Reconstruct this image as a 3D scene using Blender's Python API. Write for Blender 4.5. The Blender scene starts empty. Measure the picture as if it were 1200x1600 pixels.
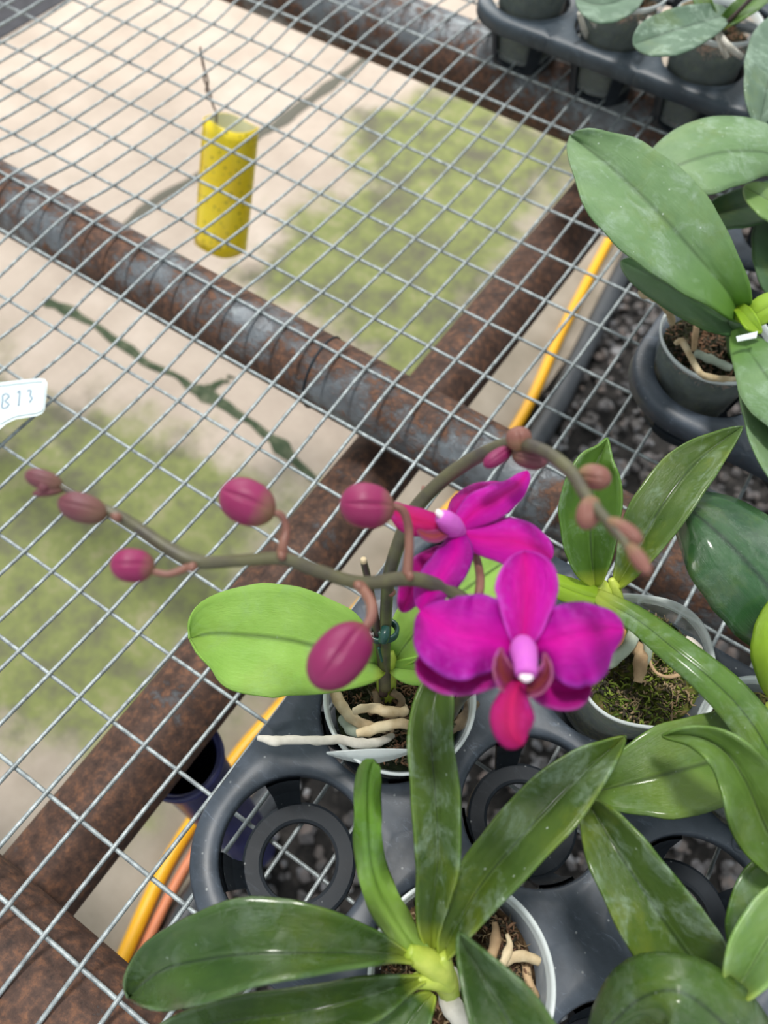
import bpy, bmesh, math, random
import numpy as np
from mathutils import Vector, Matrix, noise

sc = bpy.context.scene
# ------------------------------------------------------------------ camera
F_PX = 1227.458
CAM_R = Matrix(((0.8324401454096167, 0.5533265097407977, 0.0295495842332386),
                (-0.4904250531270507, 0.7108884754380937, 0.5041039999389166),
                (0.2579276479472874, -0.43412826342816324, 0.8631372888000638)))
CAM_C = Vector((0.16782612, 0.07653758, 0.46619674))
cd = bpy.data.cameras.new('camera'); cam = bpy.data.objects.new('camera', cd)
sc.collection.objects.link(cam); sc.camera = cam
cam.matrix_world = Matrix.Translation(CAM_C) @ CAM_R.transposed().to_4x4()
cd.sensor_fit = 'HORIZONTAL'; cd.sensor_width = 36.0; cd.lens = 36.0*F_PX/1200.0
cd.clip_start = 0.01; cd.clip_end = 50
cd.dof.use_dof = True; cd.dof.focus_distance = 0.39; cd.dof.aperture_fstop = 10.0

# ------------------------------------------------------------------ world, light, exposure
FLOOR = -0.65
w = bpy.data.worlds.new('world'); sc.world = w; w.use_nodes = True
nt = w.node_tree; nt.nodes.clear()
wo = nt.nodes.new('ShaderNodeOutputWorld'); bg = nt.nodes.new('ShaderNodeBackground')
tc = nt.nodes.new('ShaderNodeTexCoord'); nz = nt.nodes.new('ShaderNodeTexNoise'); nz.inputs['Scale'].default_value = 3.2
cr = nt.nodes.new('ShaderNodeValToRGB')
cr.color_ramp.elements[0].position = .44; cr.color_ramp.elements[0].color = (.22, .29, .33, 1)
cr.color_ramp.elements[1].position = .58; cr.color_ramp.elements[1].color = (1.12, 1.15, 1.14, 1)
nt.links.new(tc.outputs['Generated'], nz.inputs['Vector']); nt.links.new(nz.outputs['Fac'], cr.inputs['Fac'])
nt.links.new(cr.outputs['Color'], bg.inputs['Color']); nt.links.new(bg.outputs[0], wo.inputs[0])
bg.inputs['Strength'].default_value = 1.0
sd = bpy.data.lights.new('sun', 'SUN'); sd.energy = 2.5; sd.angle = math.radians(9); sd.color = (1, .97, .92)
so = bpy.data.objects.new('sun', sd); sc.collection.objects.link(so)
so.rotation_euler = Vector((-.16, .10, 1)).to_track_quat('Z', 'Y').to_euler()
ad = bpy.data.lights.new('added_fill', 'AREA'); ad.shape = 'SQUARE'; ad.size = 1.6; ad.energy = 42; ad.color = (1, .96, .90)  # added area lamp, brightens the far left floor for a gradient
ao = bpy.data.objects.new('added_fill', ad); sc.collection.objects.link(ao); ao.location = (-2.0, 2.4, 1.5)
ao.rotation_euler = (ao.location-Vector((-1.1, 1.5, FLOOR))).to_track_quat('Z', 'Y').to_euler()
sc.view_settings.view_transform = 'Standard'; sc.view_settings.look = 'None'
sc.view_settings.gamma = 1.0; sc.view_settings.use_curve_mapping = False
sc.view_settings.exposure = 0.25

# ------------------------------------------------------------------ helpers
rnd = random.Random(7)
def at(u, v, z):
    d = CAM_R.transposed() @ Vector(((u-600)/F_PX, -(v-800)/F_PX, -1.0))
    return CAM_C + d*((z-CAM_C.z)/d.z)
def tag(o, label=None, cat=None, group=None, kind=None):
    if label: o['label'] = label
    if cat: o['category'] = cat
    if group: o['group'] = group
    if kind: o['kind'] = kind
    return o
def wloc(o):
    v = Vector((0, 0, 0))
    while o: v += o.location; o = o.parent
    return v
def empty(name, loc, label=None, cat=None, group=None):
    o = bpy.data.objects.new(name, None); o.location = loc; o.empty_display_size = .02
    sc.collection.objects.link(o); return tag(o, label, cat, group)
def obj(name, vs, fs, mat, parent=None, smooth=True, uv=None, mods=None):
    vs = [Vector(v) for v in vs]
    if parent: off = wloc(parent)
    else:
        n = len(vs); off = Vector((sum(v.x for v in vs)/n, sum(v.y for v in vs)/n, min(v.z for v in vs)))
    me = bpy.data.meshes.new(name); me.from_pydata([v-off for v in vs], [], fs)
    if smooth: me.polygons.foreach_set('use_smooth', [True]*len(me.polygons))
    if uv is not None:
        l = me.uv_layers.new(name='UVMap')
        vi = np.zeros(len(me.loops), dtype=np.int32); me.loops.foreach_get('vertex_index', vi)
        l.data.foreach_set('uv', np.array(uv, dtype=np.float32)[vi].ravel())
    me.materials.append(mat); me.update()
    o = bpy.data.objects.new(name, me); sc.collection.objects.link(o)
    if parent: o.parent = parent
    else: o.location = off
    return o
def solid(o, t, offset=-1):
    m = o.modifiers.new('solidify', 'SOLIDIFY'); m.thickness = t; m.offset = offset; return o
def cr_spline(P, n):
    """Catmull-Rom through rows of P, n samples"""
    P = np.array(P, float); k = len(P); out = []
    for s in np.linspace(0, k-1, n):
        i = min(int(s), k-2); t = s-i
        p0, p1, p2, p3 = P[max(i-1, 0)], P[i], P[i+1], P[min(i+2, k-1)]
        out.append(.5*((2*p1)+(p2-p0)*t+(2*p0-5*p1+4*p2-p3)*t*t+(3*p1-p0-3*p2+p3)*t**3))
    return np.array(out)
def tube_data(pts, rad, seg=10, n=None, lump=0.0, caps=True, v0=0):
    n = n or max(8, len(pts)*5)
    A = cr_spline([list(p)+[r] for p, r in zip(pts, rad)], n)
    vs, fs, uv = [], [], []
    T = [Vector(A[min(i+1, n-1)][:3]-A[max(i-1, 0)][:3]).normalized() for i in range(n)]
    x = T[0].orthogonal().normalized()
    for i in range(n):
        x = (x-T[i]*x.dot(T[i])).normalized(); y = T[i].cross(x)
        for k in range(seg):
            a = 2*math.pi*k/seg; r = A[i][3]
            if lump: r *= 1+lump*noise.noise(Vector(A[i][:3])*260+Vector((math.cos(a), math.sin(a), v0)))
            vs.append(Vector(A[i][:3])+x*(r*math.cos(a))+y*(r*math.sin(a))); uv.append((i/(n-1), k/seg))
    for i in range(n-1):
        for k in range(seg):
            a = i*seg+k; b = i*seg+(k+1) % seg; fs.append((a, b, b+seg, a+seg))
    if caps:
        fs.append(tuple(reversed(range(seg)))); fs.append(tuple(range((n-1)*seg, n*seg)))
    return vs, fs, uv
def join(parts):
    V, F, U = [], [], []
    for vs, fs, uv in parts:
        o = len(V); V += list(vs); F += [tuple(i+o for i in f) for f in fs]; U += list(uv)
    return V, F, U
def tube(name, pts, rad, mat, parent=None, **k):
    if not isinstance(rad, (list, tuple)): rad = [rad]*len(pts)
    vs, fs, uv = tube_data(pts, rad, **k); return obj(name, vs, fs, mat, parent, uv=uv)
def ptube(name, P, mat, parent=None, **k):
    """P rows: pixel u, v, height z, width in pixels -> real radius at that depth"""
    pts, rad = [], []
    for u, v, z, wd in P:
        p = at(u, v, z); d = -(CAM_R @ (p-CAM_C)).z
        pts.append(p); rad.append(wd*.5*d/F_PX)
    return tube(name, pts, rad, mat, parent, **k)

# ------------------------------------------------------------------ materials
def mat(name, base=(.5, .5, .5), rough=.5, metal=0, spec=.5, **k):
    m = bpy.data.materials.new(name); m.use_nodes = True
    b = m.node_tree.nodes['Principled BSDF']
    b.inputs['Base Color'].default_value = (*base, 1); b.inputs['Roughness'].default_value = rough
    b.inputs['Metallic'].default_value = metal; b.inputs['Specular IOR Level'].default_value = spec
    for kk, vv in k.items(): b.inputs[kk].default_value = vv
    return m
class NB:
    def __init__(s, m): s.m = m; s.t = m.node_tree; s.n = s.t.nodes; s.b = s.n['Principled BSDF']
    def new(s, t, **k):
        x = s.n.new(t)
        for kk, vv in k.items(): setattr(x, kk, vv)
        return x
    def link(s, a, b): s.t.links.new(a, b)
    def coord(s, which='Object'): return s.new('ShaderNodeTexCoord').outputs[which]
    def mapping(s, vec, scale=(1, 1, 1), loc=(0, 0, 0)):
        x = s.new('ShaderNodeMapping'); x.inputs['Scale'].default_value = scale; x.inputs['Location'].default_value = loc
        s.link(vec, x.inputs['Vector']); return x.outputs[0]
    def noise(s, vec, scale, detail=4, rough=.55, dist=0):
        x = s.new('ShaderNodeTexNoise'); x.inputs['Scale'].default_value = scale; x.inputs['Detail'].default_value = detail
        x.inputs['Roughness'].default_value = rough; x.inputs['Distortion'].default_value = dist
        s.link(vec, x.inputs['Vector']); return x.outputs['Fac']
    def ramp(s, fac, stops):
        x = s.new('ShaderNodeValToRGB'); e = x.color_ramp.elements
        while len(e) < len(stops): e.new(.5)
        for q, (p, c) in zip(e, stops):
            q.position = p; q.color = (*c, 1) if isinstance(c, tuple) else (c, c, c, 1)
        s.link(fac, x.inputs['Fac']); return x.outputs['Color']
    def mix(s, f, a, b, mode='MIX'):
        x = s.new('ShaderNodeMix', data_type='RGBA', blend_type=mode)
        for sock, v in ((x.inputs[0], f), (x.inputs[6], a), (x.inputs[7], b)):
            if isinstance(v, (int, float)): sock.default_value = v
            elif isinstance(v, tuple): sock.default_value = (*v, 1)
            else: s.link(v, sock)
        return x.outputs[2]
    def math(s, op, a, b=None, c=None):
        x = s.new('ShaderNodeMath', operation=op)
        for i, v in enumerate((a, b, c)):
            if v is None: continue
            if isinstance(v, (int, float)): x.inputs[i].default_value = v
            else: s.link(v, x.inputs[i])
        return x.outputs[0]
    def sep(s, vec):
        x = s.new('ShaderNodeSeparateXYZ'); s.link(vec, x.inputs[0]); return x.outputs
    def bump(s, h, strength=.3, dist=.001):
        x = s.new('ShaderNodeBump'); x.inputs['Strength'].default_value = strength; x.inputs['Distance'].default_value = dist
        s.link(h, x.inputs['Height']); s.link(x.outputs[0], s.b.inputs['Normal'])
    def base(s, c): s.link(c, s.b.inputs['Base Color'])
    def rough(s, c): s.link(c, s.b.inputs['Roughness'])

def leaf_mat(name, dark, light, basecol=None, residue=.3, rough=.32, transl=.25, basefrac=.12, mid=.75, yellow=.25, coat=.0):
    m = mat(name, rough=rough, spec=.5, **{'Coat Weight': coat, 'Coat Roughness': .16}); q = NB(m)
    uvc = q.coord('UV'); oc = q.coord('Object'); u, v, _ = q.sep(uvc)
    n1 = q.noise(oc, 35, 3); c = q.mix(n1, dark, light)
    c = q.mix(q.ramp(n1, [(.35, 0.), (.65, 1.)]), dark, light)
    st = q.noise(q.mapping(uvc, (1.5, 60, 1)), 6, 2)                       # fine lengthwise veins
    c = q.mix(q.math('MULTIPLY', q.ramp(st, [(.4, 0.), (.6, 1.)]), .35), c, light)
    d = q.math('ABSOLUTE', q.math('SUBTRACT', v, .5))
    yl = q.ramp(q.noise(q.mapping(oc, (1, 1, 1), (3, 1, 2)), 26, 5, .65), [(.52, 0.), (.64, 1.)])
    c = q.mix(q.math('MULTIPLY', yl, yellow), c, (.20, .25, .018))
    fine = q.noise(q.mapping(uvc, (9, 120, 1)), 5, 3, .7)
    c = q.mix(q.math('MULTIPLY', q.ramp(fine, [(.35, 0.), (.7, 1.)]), .22), c, tuple(x*1.9 for x in light))
    ribm = q.ramp(d, [(.0, 1.), (.014, .7), (.04, 0.)])
    c = q.mix(q.math('MULTIPLY', ribm, mid), c, tuple(x*.45 for x in dark))
    # mineral residue left by watering
    r1 = q.noise(oc, 55, 6, .7, .6); r2 = q.noise(oc, 420, 3, .6)
    rm = q.math('MULTIPLY', q.ramp(r1, [(.50, 0.), (.66, 1.)]), q.ramp(r2, [(.3, .25), (.6, 1.)]))
    c = q.mix(q.math('MULTIPLY', rm, residue), c, (.42, .55, .44))
    dots = q.new('ShaderNodeTexVoronoi'); dots.inputs['Scale'].default_value = 170; q.link(oc, dots.inputs['Vector'])
    dm = q.math('MULTIPLY', q.ramp(dots.outputs['Distance'], [(.05, 1.), (.12, 0.)]), q.ramp(q.noise(oc, 90, 2), [(.52, 0.), (.6, 1.)]))
    c = q.mix(q.math('MULTIPLY', dm, min(1., residue*1.6)), c, (.6, .7, .6))
    if basecol:
        c = q.mix(q.ramp(u, [(0., 1.), (basefrac*.4, 1.), (basefrac*1.5, 0.)]), c, basecol)
    q.base(c)
    q.rough(q.math('ADD', q.math('MULTIPLY', rm, .3), q.math('ADD', rough-.06, q.math('MULTIPLY', n1, .14))))
    q.bump(q.math('ADD', q.math('MULTIPLY', st, .7), q.math('ADD', q.math('MULTIPLY', q.noise(oc, 70, 5, .6), 1.3), q.math('MULTIPLY', rm, .3))), .55, .0012)
    if transl:
        tr = q.new('ShaderNodeBsdfTranslucent'); q.link(q.mix(.5, c, (.25, .5, .05)), tr.inputs['Color'])
        ms = q.new('ShaderNodeMixShader'); ms.inputs[0].default_value = transl
        out = q.n['Material Output']; q.link(q.b.outputs[0], ms.inputs[1]); q.link(tr.outputs[0], ms.inputs[2]); q.link(ms.outputs[0], out.inputs[0])
    return m
LIME = (.42, .52, .06)
M = {}
M['leaf_dark'] = leaf_mat('leaf_dark', (.022, .066, .010), (.060, .125, .016), LIME, .22, .24, .12, .07, coat=0.55)
M['leaf_mid'] = leaf_mat('leaf_mid', (.045, .115, .012), (.10, .21, .022), LIME, .35, .30, .15, .08, coat=0.35)
M['leaf_residue'] = leaf_mat('leaf_residue', (.034, .088, .012), (.095, .165, .022), LIME, .55, .28, .15, .07, yellow=.6, coat=0.3)
M['leaf_lime'] = leaf_mat('leaf_lime', (.22, .42, .055), (.32, .54, .10), (.42, .52, .06), .14, .42, .3, .05, .9)
M['leaf_bright'] = leaf_mat('leaf_bright', (.28, .48, .02), (.40, .60, .045), (.50, .62, .06), .05, .32, .35, .1, .4)
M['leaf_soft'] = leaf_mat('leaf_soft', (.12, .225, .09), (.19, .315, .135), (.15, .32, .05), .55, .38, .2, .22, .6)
M['leaf_pale'] = leaf_mat('leaf_pale', (.17, .33, .07), (.30, .46, .15), LIME, .45, .36, .25, .12, coat=0.3)
M['leaf_grey'] = leaf_mat('leaf_grey', (.065, .125, .075), (.14, .225, .15), None, .7, .45, .1)
M['leaf_olive'] = leaf_mat('leaf_olive', (.08, .155, .018), (.135, .245, .035), LIME, .15, .34, .2, .05, coat=0.35)
M['leaf_twist'] = leaf_mat('leaf_twist', (.075, .20, .010), (.17, .36, .025), (.36, .56, .10), .2, .27, .25, .38, coat=0.4)
M['leaf_gloss'] = leaf_mat('leaf_gloss', (.016, .065, .020), (.035, .11, .03), None, .12, .16, .08, mid=.9, coat=0.8)
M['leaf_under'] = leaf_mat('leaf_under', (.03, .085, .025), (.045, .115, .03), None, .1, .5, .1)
def stem_mat(name, a, b, rough=.45):
    m = mat(name, rough=rough); q = NB(m); oc = q.coord()
    q.base(q.ramp(q.noise(oc, 90, 4), [(.35, a), (.65, b)])); q.bump(q.noise(oc, 500, 2), .25, .0004); return m
M['spike'] = stem_mat('spike', (.060, .050, .040), (.11, .105, .05))
M['spike_dark'] = stem_mat('spike_dark', (.045, .028, .03), (.08, .05, .045))
M['pedicel'] = stem_mat('pedicel', (.16, .06, .05), (.24, .11, .075))
M['crown'] = stem_mat('crown', (.33, .45, .05), (.52, .60, .10))
M['root_white'] = stem_mat('root_white', (.50, .47, .40), (.74, .70, .62), .75)
M['root_tan'] = stem_mat('root_tan', (.42, .31, .17), (.68, .57, .38), .7)
M['root_grey'] = stem_mat('root_grey', (.28, .33, .26), (.45, .50, .40), .6)
M['root_brown'] = stem_mat('root_brown', (.10, .07, .045), (.28, .20, .12), .8)
M['husk'] = stem_mat('husk', (.34, .22, .12), (.55, .38, .22), .8)

def petal_mat(name, body, centre, edge):
    m = mat(name, rough=.55, spec=.25); q = NB(m); uvc = q.coord('UV'); oc = q.coord(); u, v, _ = q.sep(uvc)
    d = q.math('MULTIPLY', q.math('ABSOLUTE', q.math('SUBTRACT', v, .5)), 2.)
    n = q.noise(oc, 60, 3)
    c = q.mix(q.ramp(q.math('ADD', d, q.math('MULTIPLY', n, .5)), [(.2, 1.), (.85, 0.)]), body, centre)
    vn = q.noise(q.mapping(uvc, (.8, 26, 1)), 4, 1)
    c = q.mix(q.math('MULTIPLY', q.ramp(vn, [(.45, 0.), (.6, 1.)]), .30), c, tuple(x*.72 for x in centre))
    c = q.mix(q.math('MULTIPLY', q.ramp(d, [(.82, 0.), (1., 1.)]), .6), c, edge)
    sp = q.math('MULTIPLY', q.ramp(q.noise(oc, 330, 5, .8), [(.5, 0.), (.62, 1.)]), q.ramp(v, [(.0, .9), (.3, .15), (.6, 0.), (1., .25)]))
    c = q.mix(q.math('MULTIPLY', sp, .55), c, (.66, .12, .70))
    lines = q.ramp(q.noise(q.mapping(uvc, (1.2, 70, 1)), 3, 2, .5, .4), [(.53, 0.), (.6, 1.)])
    c = q.mix(q.math('MULTIPLY', lines, .28), c, tuple(x*.5 for x in body))
    q.base(c); q.bump(q.math('ADD', q.math('ADD', vn, lines), q.math('MULTIPLY', q.noise(oc, 380, 4), 1.2)), .5, .0008)
    tr = q.new('ShaderNodeBsdfTranslucent'); q.link(c, tr.inputs['Color'])
    ms = q.new('ShaderNodeMixShader'); ms.inputs[0].default_value = .3
    q.link(q.b.outputs[0], ms.inputs[1]); q.link(tr.outputs[0], ms.inputs[2]); q.link(ms.outputs[0], q.n['Material Output'].inputs[0])
    return m
M['petal'] = petal_mat('petal', (.45, .0, .35), (.76, .0, .41), (.42, .06, .55))
M['sepal'] = petal_mat('sepal', (.66, .0, .46), (.74, .0, .30), (.60, .08, .60))
M['petal_dusky'] = petal_mat('petal_dusky', (.48, .0, .26), (.62, .0, .28), (.42, .09, .36))
M['lip'] = petal_mat('lip', (.60, .008, .20), (.66, .01, .14), (.52, .02, .30))
M['lip_lobe'] = petal_mat('lip_lobe', (.30, .035, .12), (.46, .09, .07), (.58, .20, .36))
M['column'] = petal_mat('column', (.74, .12, .62), (.78, .16, .66), (.7, .2, .7))
M['anther'] = mat('anther', (.85, .70, .78), .5)
def bud_mat(name, tipc, basec, a=.25, b=.6):
    m = mat(name, rough=.42, spec=.35); q = NB(m); u, v, _ = q.sep(q.coord('UV')); oc = q.coord()
    c = q.mix(q.ramp(q.math('ADD', u, q.math('MULTIPLY', q.noise(oc, 150, 3), .25)), [(a, 0.), (b+.1, 1.)]), basec, tipc)
    st = q.noise(q.mapping(q.coord('UV'), (1, 40, 1)), 4, 1); c = q.mix(q.math('MULTIPLY', st, .25), c, tuple(x*.6 for x in tipc))
    q.base(c); q.bump(st, .25, .0005); return m
M['bud'] = bud_mat('bud', (.22, .014, .085), (.20, .07, .045), .05, .3)
M['bud_green'] = bud_mat('bud_green', (.25, .018, .09), (.20, .15, .06), .08, .38)
M['bud_young'] = bud_mat('bud_young', (.15, .045, .058), (.17, .10, .06), .1, .6)
M['bud_brown'] = bud_mat('bud_brown', (.22, .09, .07), (.26, .18, .08), .1, .6)

# rusty painted steel
def rust_mat(name, paint=.5):
    m = mat(name, rough=.55, metal=.15); q = NB(m); oc = q.coord()
    big = q.noise(q.mapping(oc, (.6, 1, 1)), 20, 5, .6); fine = q.noise(oc, 160, 6, .7)
    rust = q.ramp(fine, [(.3, (.035, .020, .016)), (.5, (.085, .045, .032)), (.7, (.21, .095, .05)), (.85, (.30, .19, .12))])
    pc = q.ramp(q.noise(oc, 70, 4), [(.3, (.10, .105, .115)), (.6, (.16, .18, .20)), (.8, (.28, .31, .32))])
    k = q.math('ADD', q.math('MULTIPLY', big, 1.), q.math('MULTIPLY', fine, .35))
    mask = q.ramp(k, [(paint+.10, 0.), (paint+.22, 1.)])
    q.base(q.mix(mask, pc, rust)); q.rough(q.math('ADD', .34, q.math('MULTIPLY', mask, .4)))
    q.bump(q.math('ADD', fine, mask), .6, .0015); return m
M['rust'] = rust_mat('rust', .30); M['rust_paint'] = rust_mat('rust_paint', .47)
m = M['wire'] = mat('galvanised_wire', (.3, .3, .3), .5, .3); q = NB(m); oc = q.coord()
q.base(q.ramp(q.noise(oc, 220, 5), [(.3, (.17, .19, .20)), (.55, (.32, .36, .37)), (.75, (.50, .55, .56))])); q.bump(q.noise(oc, 600, 3), .4, .0005)
def plastic(name, a, b, rough=.42):
    m = mat(name, rough=rough); q = NB(m); oc = q.coord()
    n = q.noise(oc, 30, 6, .65); c = q.mix(q.ramp(n, [(.35, 0.), (.7, 1.)]), a, b)
    sc_ = q.ramp(q.noise(q.mapping(oc, (1, 3, 1)), 45, 7, .8, 1.5), [(.56, 0.), (.68, 1.)])
    c = q.mix(q.math('MULTIPLY', sc_, .45), c, tuple(min(1, x*2.6) for x in b))
    dots = q.new('ShaderNodeTexVoronoi'); dots.inputs['Scale'].default_value = 130; q.link(oc, dots.inputs['Vector'])
    c = q.mix(q.math('MULTIPLY', q.ramp(dots.outputs['Distance'], [(.04, 1.), (.10, 0.)]), .5), c, (.4, .42, .42))
    q.base(c); q.rough(q.math('ADD', rough-.1, q.math('MULTIPLY', n, .25))); q.bump(q.noise(oc, 60, 5), .25, .001); return m
M['tray'] = plastic('tray', (.026, .035, .048), (.066, .082, .108))
M['tray_far'] = plastic('tray_far', (.030, .042, .056), (.06, .08, .10))
M['cup'] = plastic('cup', (.010, .014, .020), (.022, .028, .036), .5)
M['cup'].node_tree.nodes['Principled BSDF'].inputs['Specular IOR Level'].default_value = .22
M['black_hose'] = plastic('black_hose', (.022, .026, .032), (.045, .05, .058), .45)
M['blue'] = plastic('blue', (.018, .02, .085), (.035, .04, .15), .3)
M['clip'] = mat('clip', (.012, .055, .045), .3)
def clear(name, col, alpha, rough=.18):
    m = mat(name, col, rough); b = m.node_tree.nodes['Principled BSDF']; q = NB(m)
    n = q.noise(q.coord(), 60, 4)
    q.link(q.math('ADD', alpha-.12, q.math('MULTIPLY', n, .26)), b.inputs['Alpha']); return m
M['pot_clear'] = clear('pot_clear', (.72, .78, .78), .30)
M['pot_far'] = clear('pot_far', (.55, .62, .62), .20)
M['pot_rim'] = clear('pot_rim', (.80, .86, .86), .62)
M['drop'] = mat('drop', (.75, .8, .8), .1)
def moss_mat(name, stops, sc1=160):
    m = mat(name, rough=.95, spec=.15); q = NB(m); oc = q.coord()
    f = q.noise(oc, sc1, 8, .75, .8); g = q.noise(oc, 38, 3)
    q.base(q.ramp(q.math('ADD', q.math('MULTIPLY', f, .6), q.math('MULTIPLY', g, .4)), stops)); q.bump(f, 1., .004); return m
M['moss'] = moss_mat('moss', [(.36, (.012, .018, .006)), (.46, (.05, .075, .012)), (.53, (.14, .17, .03)), (.60, (.24, .17, .08)), (.68, (.42, .31, .16))])
M['bark'] = moss_mat('bark', [(.36, (.015, .010, .006)), (.46, (.06, .035, .018)), (.55, (.16, .10, .05)), (.68, (.34, .24, .13))])
M['moss_dark'] = moss_mat('moss_dark', [(.36, (.006, .010, .005)), (.5, (.02, .03, .012)), (.62, (.07, .08, .03)), (.72, (.2, .17, .1))])
# concrete floor with algae stains
P1 = [at(u, v, FLOOR) for u, v in ((610, 95), (960, 225), (690, 600), (400, 475))]
P2 = [at(u, v, FLOOR) for u, v in ((-20, 560), (490, 800), (190, 1270), (-330, 960))]
m = M['concrete'] = mat('concrete', rough=.85, spec=.2); q = NB(m)
oc = q.new('ShaderNodeNewGeometry').outputs['Position']
base = q.ramp(q.noise(oc, 6, 8, .65), [(.3, (.37, .30, .25)), (.55, (.48, .40, .34)), (.75, (.57, .49, .43))])
base = q.mix(q.math('MULTIPLY', q.noise(oc, 60, 5, .7), .35), base, (.42, .37, .31))
nzv = q.noise(oc, 5, 6, .65)
X, Y, _ = q.sep(oc)
def boxmask(P, grow=0.0, soft=.14):
    c = sum(P, Vector())/4
    # oriented box given by edge directions P0->P1 and P1->P2
    a = ((P[1]-P[0])+(P[2]-P[3])).normalized(); b = Vector((-a.y, a.x, 0))
    ha = max(.05, sum(abs((p-c).dot(a)) for p in P)/4+grow); hb = max(.05, sum(abs((p-c).dot(b)) for p in P)/4+grow)
    da = q.math('ABSOLUTE', q.math('ADD', q.math('ADD', q.math('MULTIPLY', X, a.x), q.math('MULTIPLY', Y, a.y)), -c.dot(a)))
    db = q.math('ABSOLUTE', q.math('ADD', q.math('ADD', q.math('MULTIPLY', X, b.x), q.math('MULTIPLY', Y, b.y)), -c.dot(b)))
    s = q.math('MAXIMUM', q.math('SUBTRACT', da, ha), q.math('SUBTRACT', db, hb))
    s = q.math('ADD', s, q.math('MULTIPLY', q.math('SUBTRACT', nzv, .5), .55))
    mr = q.new('ShaderNodeMapRange'); mr.interpolation_type = 'SMOOTHSTEP'
    mr.inputs['From Min'].default_value = soft*.5; mr.inputs['From Max'].default_value = -soft*.5
    q.link(s, mr.inputs['Value']); return mr.outputs[0]
alg = q.math('MAXIMUM', boxmask(P1), boxmask(P2))
algc = q.ramp(q.noise(oc, 9, 6, .7), [(.36, (.10, .10, .066)), (.46, (.135, .15, .066)), (.55, (.185, .22, .066)), (.63, (.25, .25, .12)), (.72, (.37, .34, .22))])
dirt_shade = q.new('ShaderNodeMapRange'); dirt_shade.inputs['From Min'].default_value = -.42; dirt_shade.inputs['From Max'].default_value = -.15
q.link(q.math('ADD', X, q.math('MULTIPLY', q.math('SUBTRACT', nzv, .5), .5)), dirt_shade.inputs['Value'])
base = q.mix(q.math('MULTIPLY', dirt_shade.outputs[0], .75), base, q.ramp(q.noise(oc, 11, 6), [(.35, (.17, .15, .11)), (.65, (.30, .265, .215))]))  # dirt near the gravel edge plus under-bench shade painted into the concrete colour
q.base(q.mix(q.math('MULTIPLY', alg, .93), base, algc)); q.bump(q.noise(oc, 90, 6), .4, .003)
M['soil'] = moss_mat('soil', [(.35, (.012, .012, .013)), (.5, (.035, .033, .032)), (.7, (.09, .08, .075))], 60)
m = M['gravel'] = mat('gravel', rough=.8); q = NB(m); oc = q.coord()
vr = q.new('ShaderNodeTexVoronoi'); vr.inputs['Scale'].default_value = 55; q.link(oc, vr.inputs['Vector'])
cc, _, _ = q.sep(vr.outputs['Color'])
q.base(q.mix(q.noise(oc, 120, 4), q.ramp(cc, [(.0, (.025, .027, .032)), (.45, (.085, .08, .078)), (.7, (.20, .14, .11)), (.85, (.12, .13, .15)), (1., (.36, .37, .39))]), (.12, .11, .11)))
M['yellow_hose'] = mat('yellow_hose', (.85, .42, .012), .35); M['orange_hose'] = mat('orange_hose', (.66, .22, .10), .45)
m = M['trap'] = mat('trap', (.86, .62, .01), .3); q = NB(m); oc = q.coord()
v = q.new('ShaderNodeTexVoronoi'); v.inputs['Scale'].default_value = 140; v.inputs['Randomness'].default_value = 1; q.link(oc, v.inputs['Vector'])
q.base(q.mix(q.math('MULTIPLY', q.math('MULTIPLY', q.ramp(v.outputs['Distance'], [(.16, 1.), (.30, 0.)]), q.ramp(q.noise(oc, 50, 2), [(.44, 0.), (.50, 1.)])), .8), q.ramp(q.noise(oc, 18, 3), [(.3, (.86, .60, .01)), (.7, (.95, .76, .03))]), (.20, .16, .02)))
M['trap_in'] = mat('trap_in', (.82, .80, .55), .5)
M['rusty_wire'] = mat('rusty_wire', (.16, .10, .08), .7)
M['label'] = mat('label', (.66, .74, .76), .3); M['label_ink'] = mat('label_ink', (.26, .34, .42), .5)
M['algae_seam'] = moss_mat('algae_seam', [(.35, (.03, .05, .03)), (.5, (.075, .10, .06)), (.7, (.2, .2, .14))], 40)
M['joint'] = mat('joint', (.11, .105, .085), .9)
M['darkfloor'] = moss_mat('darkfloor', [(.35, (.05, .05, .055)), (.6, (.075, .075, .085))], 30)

# ------------------------------------------------------------------ floor
def plane(name, pts, m, kind='structure', label=None, cat=None, up=.0):
    o = obj(name, pts, [tuple(range(len(pts)))], m, smooth=False); solid(o, .02, -1); return tag(o, label, cat, kind=kind)
EDGE = -.068
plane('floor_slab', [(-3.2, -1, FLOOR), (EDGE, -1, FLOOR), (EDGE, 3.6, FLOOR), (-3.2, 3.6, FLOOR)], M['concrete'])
plane('floor', [(-3.2, -1, FLOOR-.022), (2.0, -1, FLOOR-.022), (2.0, 3.6, FLOOR-.022), (-3.2, 3.6, FLOOR-.022)], M['soil'])
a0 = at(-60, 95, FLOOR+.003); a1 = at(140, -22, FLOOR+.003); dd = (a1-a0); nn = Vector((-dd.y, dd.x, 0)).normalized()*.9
plane('trim_1', [a0-dd*.5, a1+dd*3, a1+dd*3+nn, a0-dd*.5+nn], M['darkfloor'])
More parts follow.
